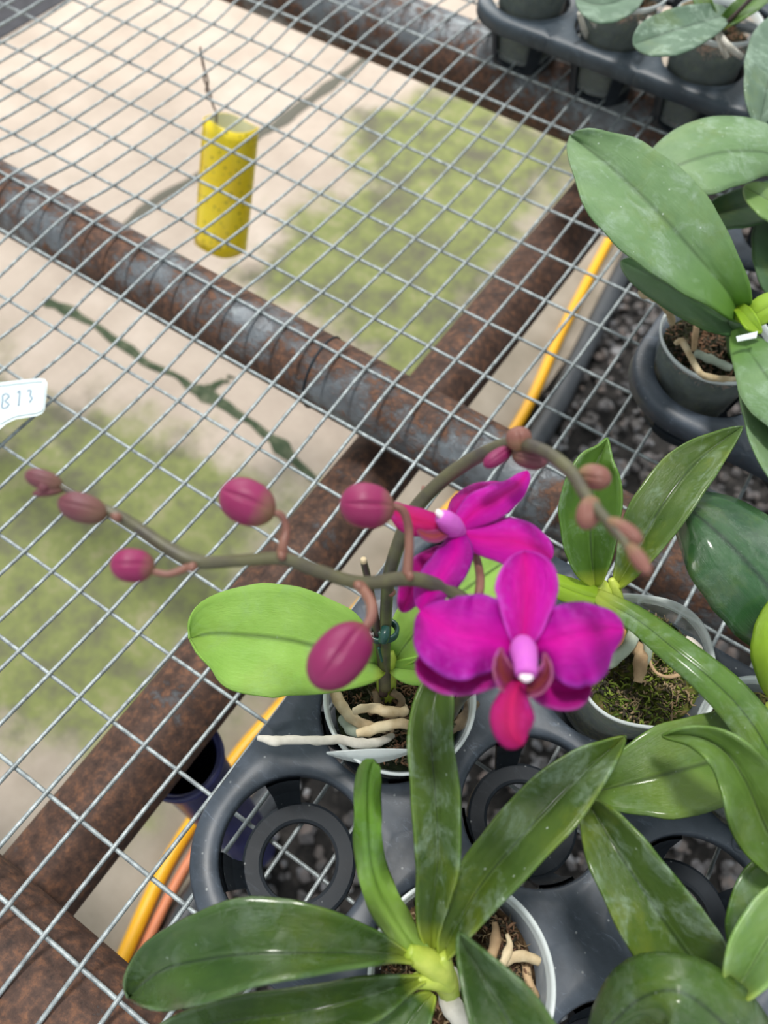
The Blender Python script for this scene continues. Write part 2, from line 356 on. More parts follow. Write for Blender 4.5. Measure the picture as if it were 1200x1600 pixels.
# moss filled cracks and slab joint
def ribbon(name, P, m, z, seedv=0):
    C = cr_spline([list(at(u, v, z))+[wd*.5/1050] for u, v, wd in P], 60); vs, fs, uv = [], [], []
    for i, c in enumerate(C):
        t = C[min(i+1, 59)][:3]-C[max(i-1, 0)][:3]; t = t/np.linalg.norm(t); n = np.array((-t[1], t[0], 0))
        ww = c[3]*(1+.6*noise.noise(Vector((i*.35, seedv, 0)))); off = n*.008*noise.noise(Vector((i*.2, seedv+5, 0)))
        vs += [Vector(c[:3]+off+n*ww), Vector(c[:3]+off)+Vector((0, 0, .004)), Vector(c[:3]+off-n*ww)]
    for i in range(59):
        for k in (0, 1): a = i*3+k; fs.append((a, a+1, a+4, a+3))
    return obj(name, vs, fs, m)
tag(ribbon('moss_seam', [(70, 470, 16), (100, 482, 26), (140, 505, 14), (190, 538, 20), (240, 570, 16), (290, 600, 15), (320, 615, 30), (370, 645, 18), (410, 672, 16), (440, 700, 26), (490, 750, 12)], M['algae_seam'], FLOOR+.001, 1),
    'dark green moss filling the crack in the concrete', 'moss', kind='stuff')
tag(ribbon('moss_seam', [(312, 618, 22), (330, 605, 18), (365, 588, 6)], M['algae_seam'], FLOOR+.0012, 4),
    'short dark moss tuft branching off the green crack in the concrete', 'moss', kind='stuff')
tag(ribbon('floor_joint', [(590, 75, 14), (520, 130, 30), (430, 195, 32), (370, 235, 12), (250, 310, 26), (150, 385, 10)], M['joint'], FLOOR+.001, 2), kind='structure')
# gravel bed, one object: nobody could count it
def gravel():
    rg = np.random.RandomState(3); ico = bmesh.new(); bmesh.ops.create_icosphere(ico, subdivisions=1, radius=1)
    bv = np.array([v.co[:] for v in ico.verts]); bf = np.array([[v.index for v in f.verts] for f in ico.faces]); ico.free()
    V, Fc = [], []; n = 7600; k = 0
    xs = rg.uniform(EDGE+.01, .95, n); ys = rg.uniform(-.35, 2.6, n)
    for x, y in zip(xs, ys):
        s = .0055+.0105*rg.uniform(0, 1)**1.6; sc3 = np.array([1, rg.uniform(.6, 1), rg.uniform(.45, .8)])*s
        R = np.array(Matrix.Rotation(rg.uniform(0, 6.28), 3, 'Z') @ Matrix.Rotation(rg.uniform(-.6, .6), 3, 'X'))
        V.append(((bv*sc3*(1+rg.uniform(-.30, .22, (len(bv), 1)))) @ R.T)+np.array([x, y, FLOOR-.016+rg.uniform(0, .014)])); Fc.append(bf+k*len(bv)); k += 1
    V = np.concatenate(V); Fc = np.concatenate(Fc)
    return obj('gravel', V.tolist(), Fc.tolist(), M['gravel'], smooth=False)
tag(gravel(), 'grey and brown gravel bed under the right side of the bench', 'gravel', kind='stuff')

# hoses on the ground
def floor_line(name, P, r, m, label, cat, z=FLOOR):
    o = tube(name, [at(u, v, z+r) for u, v in P], r, m, seg=14, n=60); return tag(o, label, cat)
floor_line('garden_hose', [(120, 1680), (165, 1560), (200, 1480), (255, 1360), (310, 1270), (375, 1175), (440, 1100), (530, 985), (640, 860), (760, 730), (822, 640), (872, 530), (915, 445), (952, 375), (1010, 270)], .0095, M['yellow_hose'],
           'yellow garden hose running along the ground beside the gravel', 'hose')
floor_line('thin_hose', [(160, 1680), (190, 1580), (222, 1490), (275, 1380), (330, 1290), (392, 1190), (452, 1105), (545, 990), (655, 862), (745, 762)], .0065, M['orange_hose'],
           'thin salmon orange hose lying just right of the yellow hose', 'hose')
floor_line('black_pipe', [(200, 1700), (262, 1500), (310, 1400), (400, 1270), (520, 1110), (700, 890), (850, 668), (905, 560), (985, 400), (1040, 290)], .019, M['black_hose'],
           'black irrigation pipe lying on the gravel beside the yellow hose', 'pipe')

# ------------------------------------------------------------------ bench frame
def pipe(name, a, b, r, m, label):
    vs, fs, uv = tube_data([Vector(a), (Vector(a)+Vector(b))/2, Vector(b)], [r]*3, seg=40, n=40)
    return tag(obj(name, vs, fs, m, uv=uv), label, 'pipe')
bp = pipe('bench_pipe', (-1.6, .405, -.0265), (.85, .405, -.0265), .030, M['rust_paint'], 'rusted steel bench pipe with blue-grey paint crossing the middle under the mesh')
wx = at(467, 590, -.01).x
tube('weld_seam', [Vector((wx+.006*math.sin(a*.5), .405+.0301*math.cos(a), -.0265+.0301*math.sin(a))) for a in [2*math.pi*k/24 for k in range(25)]], .0011, M['cup'], bp, n=60, seg=6)
pipe('bench_pipe', (-1.6, .866, -.033), (.85, .866, -.033), .038, M['rust_paint'], 'rusted bench pipe farthest away, partly under the far black tray')
pipe('bench_pipe', (-.5, -.0285, -.037), (.85, -.0285, -.037), .038, M['rust'], 'brown rusted bench pipe in the bottom left corner under the mesh')
pipe('bench_beam', (-.03, -.06, -.098), (-.03, 1.2, -.098), .030, M['rust'], 'rusted steel beam running lengthwise below the crossing bench pipes')
pipe('bench_beam', (.62, -.06, -.098), (.62, 1.2, -.098), .030, M['rust'], 'rusted steel beam off the right side below the bench pipes')
# weld ring on the middle pipe
p = at(467, 590, -.0265)
# wire mesh: rows bent as on the bench (height, slope along x, shift along y) in mm
REL = {0: (3.9, 3.6, .3), 1: (2.9, 0, .2), 2: (-.8, 1.8, -.2), 3: (-4.1, 1.3, -.2), 4: (-2.8, -8.3, .3), 5: (-2.7, -13, 0), 6: (-2, 2, 1.1), 7: (3.4, -.7, 1.1),
       8: (7.1, -1.9, -.1), 9: (2.5, 3.5, -1.3), 10: (-.3, 2.3, -.6), 11: (-1.6, .8, -.5), 12: (-2.6, -1.5, 0), 13: (-1.1, -1.5, 0), 14: (.8, 3.3, 1.6), 15: (6.6, -3.3, .9), 16: (8.4, -1.8, .5), 17: (6.5, 0, 0), 18: (3, 0, 0)}
def row(j, x):
    a, b, c = REL.get(j, (2., 0, 0)); return j*.0508+c*.001, .001*(a+b*max(-.5, min(.5, x+.2)))-.0015
def wire_mesh():
    parts = []; I0, I1, J0, J1 = -58, 31, -3, 26
    for j in range(J0, J1+1):
        pts = []
        for i in range(I0, I1+1, 2):
            x = i*.0254; y, z = row(j, x); pts.append(Vector((x, y+.0006*noise.noise(Vector((i*.3, j, 1))), z-.0011)))
        parts.append(tube_data(pts, [.00132]*len(pts), seg=6, n=len(pts)*2))
    for i in range(I0, I1+1):
        pts = []
        for j in range(J0, J1+1):
            x = i*.0254; y, z = row(j, x); pts.append(Vector((x+.0009*noise.noise(Vector((i, j*.25, 3))), y, z+.0011)))
        parts.append(tube_data(pts, [.00132]*len(pts), seg=6, n=len(pts)*4))
    return join(parts)
vs, fs, uv = wire_mesh()
tag(obj('wire_mesh', vs, fs, M['wire']), 'galvanised welded wire mesh forming the bench top', 'wire mesh')

# blue plastic tube standing on the floor below the beam
def lathe(prof, c, seg=48, closed=False):
    vs, fs, uv = [], [], []
    for i, (r, z) in enumerate(prof):
        for k in range(seg):
            a = 2*math.pi*k/seg; vs.append(Vector((c[0]+r*math.cos(a), c[1]+r*math.sin(a), z))); uv.append((i/(len(prof)-1), k/seg))
    for i in range(len(prof)-1):
        for k in range(seg):
            a = i*seg+k; b = i*seg+(k+1) % seg; fs.append((a, b, b+seg, a+seg))
    return vs, fs, uv
c = at(281, 1182, -.15)
vs, fs, uv = lathe([(.028, FLOOR+.001), (.028, -.175), (.031, -.172), (.033, -.158), (.033, -.1505), (.0315, -.149), (.0285, -.1495), (.027, -.155), (.026, FLOOR+.001)], c)
tag(obj('plastic_tube', vs, fs, M['blue']), 'dark blue plastic tube standing open-topped under the rusty beam', 'tube')

# yellow sticky trap roll hanging from the mesh
T = at(362, 192, -.09); B = at(345, 386, -.225); ax = (B-T).normalized()
X1 = ax.orthogonal().normalized(); Y1 = ax.cross(X1); L = (B-T).length; vs, fs, uv = [], [], []
for i in range(13):
    for k in range(49):
        a = 2*math.pi*k/46.5; r = .0305-.00035*k/12+.0012*math.sin(a*2+i*.15)
        vs.append(T+ax*(L*i/12+.002*math.sin(a*3)*(i in (0, 12)))+X1*r*math.cos(a)+Y1*r*math.sin(a)); uv.append((i/12, k/48))
for i in range(12):
    for k in range(48): a = i*49+k; fs.append((a, a+1, a+50, a+49))
tr = empty('sticky_trap', T, 'yellow rolled sticky trap speckled with insects hanging under the mesh', 'insect trap')
o = obj('sheet', vs, fs, M['trap'], tr, uv=uv); o.data.materials.append(M['trap_in'])
solid(o, .0009, 1)
vi = [v+ (T+ax*((v-T).dot(ax))-v).normalized()*.0011 for v in vs]
obj('inner_side', vi, fs, M['trap_in'], tr, uv=uv)
tube('hanging_wire', [at(313, 74, .003), at(314, 84, -.004), at(320, 112, -.02), at(319, 124, -.03), at(326, 140, -.045), at(333, 165, -.06), at(338, 178, -.07), at(337, 205, -.088)], .0012, M['rusty_wire'], tr, n=40)
tube('wire_twist', [at(316, 98, -.012), at(323, 118, -.022), at(325, 130, -.036), at(322, 142, -.045), at(331, 150, -.05)], .0011, M['rusty_wire'], tr, n=30)

# plant tag with embossed marks lying on the mesh
ZT = .008
tagroot = empty('plant_tag', at(-10, 625, ZT), 'white plastic plant tag with faint embossed characters on the mesh, left edge', 'plant tag')
OUT = [(-60, 604), (-20, 600), (30, 594), (60, 591), (70, 592), (74, 598), (73, 612), (70, 640), (66, 646), (58, 650), (25, 655), (10, 662), (-5, 675), (-30, 705), (-60, 720)]
top = [at(u, v, ZT+.0012) for u, v in OUT]; bot = [at(u, v, ZT-.0002) for u, v in OUT]; n = len(OUT)
obj('plate', top+bot, [tuple(range(n)), tuple(reversed(range(n, 2*n)))]+[(i, i+n, (i+1) % n+n, (i+1) % n) for i in range(n)], M['label'], tagroot, smooth=False)
tube('raised_border', [at(u, v, ZT+.0014) for u, v in ((-60, 610), (20, 600), (60, 596), (69, 600), (67, 630), (62, 643), (25, 650), (0, 662))], .0011, M['label'], tagroot, n=60, seg=8)
def strokes(name, S):
    parts = [tube_data([at(u, v, ZT+.0013) for u, v in s], [.0007]*len(s), seg=6, n=20) for s in S]
    vs, fs, uv = join(parts); obj(name, vs, fs, M['label_ink'], tagroot)
strokes('lettering', [[(4, 618), (10, 615), (14, 620), (8, 627), (14, 631), (10, 637), (3, 637), (4, 628), (4, 618)], [(27, 614), (31, 611), (30, 624), (29, 634)], [(42, 611), (48, 610), (47, 618), (50, 622), (46, 629)]])

# ------------------------------------------------------------------ carrier trays
def tray(name, x0, y0, nx, ny, label, ztop=.042, far=False, px=.090, py=.086, group=None):
    t = empty(name, (x0, y0, 0), label, 'tray', group); R, RO = .038, .0505; SEG = 64
    def outer(ix, iy, a):
        ex0 = ix == 0; ex1 = ix == nx-1; ey0 = iy == 0; ey1 = iy == ny-1
        hx = (RO if (ex0 if math.cos(a) < 0 else ex1) else px/2); hy = (RO if (ey0 if math.sin(a) < 0 else ey1) else py/2)
        c, s = math.cos(a), math.sin(a)
        k = min(hx/abs(c) if abs(c) > 1e-6 else 9, hy/abs(s) if abs(s) > 1e-6 else 9)
        xb = (ex0 if c < 0 else ex1); yb = (ey0 if s < 0 else ey1)
        if xb and yb: k = min(k, RO)
        return k, (xb and (abs(c)*k > RO-1e-5)) or (yb and (abs(s)*k > RO-1e-5)) or (xb and yb and k >= RO-1e-6)
    vs, fs = [], []
    for ix in range(nx):
        for iy in range(ny):
            cx, cy = x0+ix*px, y0+iy*py; b = len(vs)
            angs = sorted([2*math.pi*k/SEG for k in range(SEG)]+[math.atan2(sy*b_, sx*a_) % (2*math.pi) for sx in (1, -1) for sy in (1, -1) for a_, b_ in ((px/2, py/2), (px/2, RO), (RO, py/2))])
            n = len(angs)
            for a in angs:
                ko, bd = outer(ix, iy, a); c, s = math.cos(a), math.sin(a); rr = [(R-.0006, -.006), (R, -.0012), (R+.0012, 0), (R+(ko-R)*.5, .0004)]
                corner = max(0, (ko-.047)/.015) if not bd else 0
                for r, dz in rr: vs.append((cx+r*c, cy+r*s, ztop+dz))
                if bd:
                    vs.append((cx+ko*c, cy+ko*s, ztop-.0006)); vs.append((cx+(ko+.0015)*c, cy+(ko+.0015)*s, ztop-.003)); vs.append((cx+(ko+.002)*c, cy+(ko+.002)*s, ztop-.014))
                else:
                    vs += [(cx+ko*c, cy+ko*s, ztop+.0006-.003*min(1, corner))]*3
            for i in range(n):
                j = (i+1) % n
                for q_ in range(6):
                    A, B_, C_, D = b+i*7+q_, b+j*7+q_, b+j*7+q_+1, b+i*7+q_+1
                    if q_ >= 4 and (Vector(vs[A])-Vector(vs[D])).length < 1e-6 and (Vector(vs[B_])-Vector(vs[C_])).length < 1e-6: continue
                    fs.append((A, D, C_, B_))
    o = obj('top_plate', vs, fs, M['tray_far'] if far else M['tray'], t)
    me = o.data; bm = bmesh.new(); bm.from_mesh(me); bmesh.ops.remove_doubles(bm, verts=bm.verts, dist=1e-5); bm.to_mesh(me); bm.free()
    solid(o, .0014, -1)
    first = None
    for ix in range(nx):
        for iy in range(ny):
            c = (x0+ix*px, y0+iy*py)
            if first is None:
                parts = [lathe([(.0195, .004), (.0200, .0062), (.0215, .0068), (.0290, .0068), (.0304, .006), (.0308, .0015), (.0298, .0008), (.0200, .0008), (.0195, .004)], c)]
                for k in range(4):
                    a0 = math.radians(47+90*k); vs, fs, uv = [], [], []
                    for (r, z, hw) in ((R-.0006, ztop-.004, .25), (R-.003, ztop*.5, .22), (.0305, .005, .22)):
                        for dr in (0, -.0016):
                            for s in (-1, -.33, .33, 1): a = a0+s*hw; vs.append(Vector((c[0]+(r+dr)*math.cos(a), c[1]+(r+dr)*math.sin(a), z))); uv.append((0, 0))
                    for i in range(2):
                        for k2 in range(3):
                            a = i*8+k2; fs.append((a, a+1, a+9, a+8)); fs.append((a+4, a+12, a+13, a+5))
                        fs.append((i*8, i*8+8, i*8+12, i*8+4)); fs.append((i*8+3, i*8+7, i*8+15, i*8+11))
                    parts.append((vs, fs, uv))
                vs, fs, uv = join(parts); first = obj('pot_cup', vs, fs, M['cup'], t, smooth=False); fc = c
            else:
                cc = first.copy(); sc.collection.objects.link(cc); cc.parent = t; cc.location = Vector((c[0]-fc[0], c[1]-fc[1], 0))
    return t
TR = tray('carrier_tray', .113, .101, 4, 3, 'black plastic carrier tray with an empty round pot hole, nearest on the bench')
c = at(1155, 1318, .042); vs, fs, uv = lathe([(.0046, .0415), (.0042, .0428), (.0032, .0432), (.0026, .0426), (.0001, .0424)], c, 28); obj('round_boss', vs, fs, M['tray'], TR)
tray('carrier_tray', .168, .508, 4, 3, 'black plastic carrier tray at the right under the large soft green leaves', ztop=.05)
tray('carrier_tray', -.157, .848, 6, 3, 'black plastic carrier tray at the top edge holding clear pots', far=True, ztop=.06)

# ------------------------------------------------------------------ pots
def pot(name, c, zr, R, m, label, group=None, square=0., rimm=None, zb=.008):
    t = empty(name, (c[0], c[1], zb), label, 'pot', group)
    def prof(L):
        vs, fs, uv = lathe(L, c, 72)
        if square:
            for v in vs:
                d = Vector((v.x-c[0], v.y-c[1])); a = math.atan2(d.y, d.x); k = 1+square*max(0, (v.z-zb)/(zr-zb))**2*math.cos(4*a+1.2)
                v.x = c[0]+d.x*k; v.y = c[1]+d.y*k
        return vs, fs, uv
    vs, fs, uv = prof([(.001, zb), (R*.70, zb), (R*.72, zb+.002), (R*.93, zr-.012), (R*.935, zr-.004)])
    obj('pot_wall', vs, fs, m, t, uv=uv)
    vs, fs, uv = prof([(R*.935, zr-.006), (R*.96, zr-.003), (R*.97, zr-.0005), (R, zr), (R*1.012, zr-.001), (R*1.0, zr-.003), (R*.97, zr-.0035)])
    obj('rim', vs, fs, rimm or M['pot_rim'], t, uv=uv)
    return t
M['chip_tan'] = stem_mat('chip_tan', (.17, .11, .055), (.38, .28, .16), .9); M['chip_green'] = stem_mat('chip_green', (.07, .12, .012), (.24, .30, .04), .9)
M['chip_brown'] = stem_mat('chip_brown', (.10, .05, .028), (.24, .13, .07), .9); M['chip_dark'] = stem_mat('chip_dark', (.02, .018, .010), (.07, .055, .03), .9)
CHIPS = {'moss': ('chip_green', 'chip_tan', 'chip_dark'), 'bark': ('chip_brown', 'chip_dark', 'chip_tan'), 'moss_dark': ('chip_dark', 'chip_dark', 'chip_brown')}
def medium(c, zr, R, m, label, drop=.012, seed=0, zb=.009, nchip=900):
    vs, fs, uv = [], [], []; NR, NS = 22, 72
    def h(x, y): return .0055*noise.noise(Vector((x*90, y*90, seed)))+.0045*noise.noise(Vector((x*260, y*260, seed)))+.002*noise.noise(Vector((x*700, y*700, seed)))
    Rm = R*.86
    for i in range(NR+1):
        for k in range(NS):
            a = 2*math.pi*k/NS; r = Rm*i/NR; x, y = c[0]+r*math.cos(a), c[1]+r*math.sin(a)
            vs.append((x, y, zr-drop+h(x, y)*min(1, (NR-i)/4+.3)))
    for r, z in ((Rm*.99, zr-drop-.008), (R*.70, zb+.004), (.001, zb+.004)):
        for k in range(NS): a = 2*math.pi*k/NS; vs.append((c[0]+r*math.cos(a), c[1]+r*math.sin(a), z))
    for i in range(NR+3):
        for k in range(NS): a = i*NS+k; b = i*NS+(k+1) % NS; fs.append((a, b, b+NS, a+NS))
    rg = random.Random(seed*13+5); parts = [(vs, fs, [(0, 0)]*len(vs))]; cnt = [len(fs)]
    cols = CHIPS[m.name]
    for ci in range(3):
        for q_ in range(nchip):
            a = rg.uniform(0, 6.283); r = Rm*.95*math.sqrt(rg.random()); x, y = c[0]+r*math.cos(a), c[1]+r*math.sin(a); z = zr-drop+h(x, y)+.0006
            if noise.noise(Vector((x*55+ci*9, y*55, seed)))+rg.uniform(-.25, .25) < -.05: continue
            a2 = rg.uniform(0, 6.283); l = .0008+.0034*rg.random()**2.2; k = rg.uniform(-1, 1)*1.2
            pts = [Vector((x+math.cos(a2+k*t)*l*t, y+math.sin(a2+k*t)*l*t, z+rg.uniform(-.0008, .0014)*(1+l*200))) for t in (-1, 0, 1)]
            rr = rg.uniform(.00022, .0008); P_ = tube_data(pts, [rr*.3, rr, rr*.5], seg=5, n=4, lump=.8); parts.append(P_)
        cnt.append(sum(len(p[1]) for p in parts))
    V, F, _ = join(parts); o = obj('potting_medium', V, F, m)
    for cm in cols: o.data.materials.append(M[cm])
    mi = np.zeros(len(F), dtype=np.int32)
    for ci in range(3): mi[cnt[ci]:cnt[ci+1]] = ci+1
    o.data.polygons.foreach_set('material_index', mi)
    return tag(o, label, 'potting medium', kind='stuff')
def at_h(u, v, z): p = at(u, v, z); return (p.x, p.y)
ZA = .085; PA = at_h(722, 1530, ZA); pot('flower_pot', PA, ZA, .0392, M['pot_clear'], 'clear plastic pot with dark bark at the bottom, nearest the camera')
medium(PA, ZA, .0392, M['bark'], 'dark brown bark filling the nearest clear pot', .014, 1)
ZB = .073; PB = at_h(625, 1088, ZB); pot('flower_pot', PB, ZB, .0388, M['pot_clear'], 'clear plastic pot under the magenta orchid, thick pale roots inside')
medium(PB, ZB, .0388, M['moss_dark'], 'dark wet bark in the pot of the magenta orchid', .016, 2)
ZC = .084; PC = at_h(1010, 1028, ZC); pot('flower_pot', PC, ZC, .0375, M['pot_clear'], 'milky clear pot with green moss right of the open magenta flower', square=.045)
medium(PC, ZC, .0375, M['moss'], 'green and tan moss filling the milky pot right of the flower', .012, 3)
ZD = .072; PD = at_h(1208, 1172, ZD); pot('flower_pot', PD, ZD, .0385, M['pot_clear'], 'clear pot cut by the right edge below the long arching leaf')
medium(PD, ZD, .0385, M['moss'], 'tan moss in the pot cut by the right edge', .010, 4)
ZE = .075; PE = at_h(1122, 528, ZE); pot('flower_pot', PE, ZE, .0385, M['pot_far'], 'clear pot with tan roots in the tray at the right')
medium(PE, ZE, .0385, M['moss_dark'], 'dark medium in the clear pot in the right tray', .014, 5)
# second pot of the right tray, mostly hidden
PE2 = (.168+.09, .511+.086); pot('flower_pot', PE2, ZE, .0385, M['pot_far'], 'clear pot behind the large soft green leaves, right tray')
medium(PE2, ZE, .0385, M['moss_dark'], 'dark medium in the pot behind the soft green leaves', .014, 6)
TL = ['clear pot at the left corner of the far tray', 'clear pot with white roots second from left in the far tray', 'clear pot under the round grey-green leaf in the far tray', 'clear pot at the right end of the far tray front row']
TM = ['dark medium in the corner pot of the far tray', 'dark medium in the second pot of the far tray', 'dark medium in the pot under the round grey-green leaf', 'dark medium in the right end pot of the far tray']
PT = [(-.157+.09*k, .848) for k in range(4)]
for k, c in enumerate(PT):
    pot('flower_pot', c, .098, .0385, M['pot_far'], TL[k]); medium(c, .098, .0385, M['moss_dark'], TM[k], .018, 7+k)

# ------------------------------------------------------------------ leaves
def leaf(name, mt, parent, st, z=None, p=1.6, cup=.006, crease=.0014, n=34, nv=12, thick=.0013, wave=.0, seed=0, tiltl=0., tiltr=0.):
    """st rows: pixel u, v, height z, half widths left / right in pixels (seen walking base to tip) [, extra height left, right]"""
    S = []
    for r in st:
        r = list(r)+[0]*(7-len(r)); S.append([r[0], r[1], r[2], max(r[3], 0)**p, max(r[4], 0)**p, r[5], r[6]])
    # arc-length parameter, finer at the ends
    C = cr_spline(S, 241); n_ = []
    d = np.r_[0, np.cumsum(np.linalg.norm(np.diff(C[:, :2], axis=0), axis=1))]; d /= d[-1]
    vs, fs, uv = [], [], []
    for s in range(n+1):
        q_ = .5-.5*math.cos(math.pi*s/n); q_ = .35*(s/n)+.65*q_
        row_ = np.array([np.interp(q_, d, C[:, k]) for k in range(7)])
        e = .004; a_ = np.array([np.interp(max(0, q_-.02), d, C[:, k]) for k in (0, 1)]); b_ = np.array([np.interp(min(1, q_+.02), d, C[:, k]) for k in (0, 1)])
        t = (b_-a_)/np.linalg.norm(b_-a_); nl = np.array((t[1], -t[0]))
        wl, wr = max(row_[3], 0)**(1/p), max(row_[4], 0)**(1/p)
        wl *= 1+.05*noise.noise(Vector((q_*9, st[0][0]*.37, 1.3))); wr *= 1+.05*noise.noise(Vector((q_*9, st[0][1]*.41, 7.7)))
        for k in range(nv+1):
            x = 2*k/nv-1                                     # -1 left edge .. +1 right edge
            ww = wl if x < 0 else wr
            pu, pv = row_[0]+nl[0]*ww*(-x), row_[1]+nl[1]*ww*(-x)
            frac = min(1, (wl+wr)/50)
            zz = row_[2]+(tiltl if x < 0 else tiltr)*abs(x)*frac+(cup*abs(x)**1.6)*frac-crease*math.exp(-(x/.16)**2)*frac+(row_[5] if x < 0 else row_[6])*abs(x)**1.3
            if wave: zz += wave*abs(x)**2*math.sin(q_*19+seed+(1.7 if x > 0 else 0))*frac
            vs.append(at(pu, pv, zz)); uv.append((q_, k/nv))
    for s in range(n):
        for k in range(nv): a = s*(nv+1)+k; fs.append((a, a+1, a+nv+2, a+nv+1))
    o = obj(name, vs, fs, mt, parent, uv=uv); solid(o, thick, 0); return o

# plant A: nearest pot
zc = .112
A = empty('orchid_plant', (*PA, ZA-.012), 'orchid plant with broad glossy dark leaves in the nearest clear pot', 'orchid')
leaf('leaf', M['leaf_dark'], A, [(650, 1500, zc, 6, 6), (610, 1491, .122, 12, 22), (540, 1490, .132, 24, 58), (460, 1491, .137, 36, 82), (390, 1492, .137, 50, 92), (320, 1500, .13, 63, 76), (262, 1512, .118, 68, 56), (225, 1535, .105, 58, 36), (200, 1560, .095, 0, 0)], p=1.9, cup=.010, crease=.002, wave=.0015, tiltl=0.016, tiltr=-0.002)
leaf('leaf', M['leaf_dark'], A, [(672, 1526, .105, 6, 6), (640, 1534, .11, 16, 10), (560, 1560, .117, 45, 32), (470, 1580, .118, 50, 36), (380, 1592, .112, 52, 36), (300, 1606, .10, 45, 28), (225, 1625, .085, 0, 0)], cup=.006, wave=.001, seed=2, tiltl=0.006, tiltr=0.004)
leaf('leaf', M['leaf_mid'], A, [(676, 1552, .098, 6, 6), (640, 1595, .10, 32, 32), (600, 1660, .10, 42, 42), (570, 1730, .09, 0, 0)])
leaf('leaf', M['leaf_twist'], A, [(664, 1500, .112, 16, 16), (638, 1468, .122, 20, 20), (612, 1430, .130, 25, 26), (592, 1392, .137, 25, 25), (580, 1350, .143, 22, 22), (576, 1308, .148, 23, 21), (574, 1246, .153, 20, 20), (576, 1212, .155, 18, 19), (580, 1196, .156, 14, 16), (584, 1188, .156, 0, 0)], cup=-.006, crease=.003, wave=.0055, p=2.0, nv=16, n=44)
leaf('leaf', M['leaf_residue'], A, [(674, 1484, .108, 6, 6), (672, 1450, .116, 19, 18), (678, 1400, .126, 28, 27), (684, 1350, .134, 33, 34), (684, 1300, .140, 36, 35), (681, 1250, .145, 37, 37), (677, 1200, .148, 36, 35), (674, 1150, .150, 36, 33), (678, 1100, .152, 30, 30), (688, 1055, .152, 18, 18), (694, 1030, .152, 0, 0)], cup=.005, wave=.002, p=1.7, seed=1, tiltl=0.004, tiltr=0.008)
leaf('leaf', M['leaf_residue'], A, [(690, 1502, .106, 6, 6), (708, 1455, .116, 24, 26), (752, 1383, .128, 44, 42), (808, 1315, .136, 50, 48), (863, 1255, .140, 49, 50), (913, 1205, .141, 37, 38), (955, 1170, .139, 17, 18), (978, 1150, .137, 0, 0)], cup=.006, p=1.25, wave=.0008, tiltl=0.002, tiltr=0.012)
# crown
ptube('stem', [(704, 1565, .070, 30), (700, 1545, .085, 36), (690, 1522, .100, 44), (672, 1505, .110, 42), (652, 1494, .116, 34), (636, 1486, .120, 22)], M['crown'], A)
ptube('leaf_base', [(700, 1535, .095, 34), (676, 1528, .104, 34), (650, 1533, .108, 24)], M['crown'], A)
ptube('leaf_base', [(700, 1530, .090, 26), (694, 1508, .106, 28), (690, 1492, .112, 22)], M['crown'], A)
ptube('root', [(695, 1545, .080, 20), (700, 1562, .082, 32), (716, 1585, .080, 34), (740, 1618, .074, 24)], M['root_white'], A, lump=.25)
ptube('root', [(700, 1535, .086, 10), (707, 1518, .086, 16), (712, 1548, .082, 14)], M['root_white'], A, lump=.2)
ptube('root', [(792, 1460, .078, 6), (796, 1478, .080, 11), (788, 1500, .082, 14), (782, 1522, .080, 14), (770, 1545, .076, 10)], M['root_tan'], A, lump=.5)
ptube('root', [(768, 1520, .074, 9), (790, 1502, .078, 14), (815, 1493, .080, 16), (842, 1502, .078, 13)], M['root_tan'], A, lump=.4)
ptube('root', [(774, 1442, .072, 10), (775, 1465, .074, 16), (768, 1495, .074, 15), (765, 1515, .07, 12)], M['husk'], A, lump=.5)
ptube('root', [(820, 1500, .070, 12), (826, 1530, .072, 14), (838, 1560, .070, 12)], M['husk'], A, lump=.5)

# leaf of a plant below the frame
H = empty('orchid_plant', at(850, 1760, .10), 'pointed dark green leaf rising from the bottom edge over the nearest pot', 'orchid')
leaf('leaf', M['leaf_dark'], H, [(860, 1760, .12, 20, 20), (832, 1680, .145, 60, 60), (798, 1600, .150, 64, 58), (756, 1530, .150, 38, 36), (730, 1485, .149, 17, 17), (717, 1456, .148, 0, 0)], p=1.3, tiltl=0.004, tiltr=0.012)

# plant B: the flowering orchid
zb_ = .085
Bp = empty('orchid_plant', (*PB, ZB-.014), 'flowering orchid with magenta blooms and buds in the pot behind the empty hole', 'orchid')
leaf('leaf', M['leaf_lime'], Bp, [(606, 1040, .088, 8, 8), (570, 1034, .098, 40, 42), (520, 1018, .106, 68, 72), (450, 1000, .112, 90, 84), (380, 992, .112, 88, 78), (330, 990, .108, 66, 56), (296, 998, .102, 0, 0)], p=2.0, cup=.007, crease=.0016)
leaf('leaf', M['leaf_lime'], Bp, [(612, 1040, .088, 8, 8), (640, 1000, .098, 38, 36), (690, 950, .106, 60, 55), (750, 905, .108, 60, 55), (800, 870, .105, 30, 30), (825, 850, .10, 0, 0)], p=1.9)
leaf('leaf', M['leaf_lime'], Bp, [(608, 1042, .088, 6, 6), (640, 1046, .095, 18, 22), (690, 1048, .098, 28, 24), (740, 1052, .094, 18, 18), (765, 1055, .09, 0, 0)], p=1.8)
ptube('stem', [(604, 1090, .055, 30), (604, 1060, .072, 32), (606, 1035, .090, 30), (606, 1018, .096, 20)], M['crown'], Bp)
S1 = [(602, 1075, .076, 18), (601, 1030, .098, 18), (602, 985, .120, 19), (604, 940, .143, 20), (608, 900, .162, 21), (622, 852, .180, 22), (645, 800, .196, 23), (690, 752, .212, 23), (745, 714, .226, 23), (800, 693, .240, 22), (850, 705, .254, 22), (893, 738, .266, 22), (918, 778, .276, 20), (950, 815, .285, 17), (978, 850, .290, 14), (1005, 890, .296, 9)]
ptube('flower_spike', S1, M['spike'], Bp, seg=14, n=90)
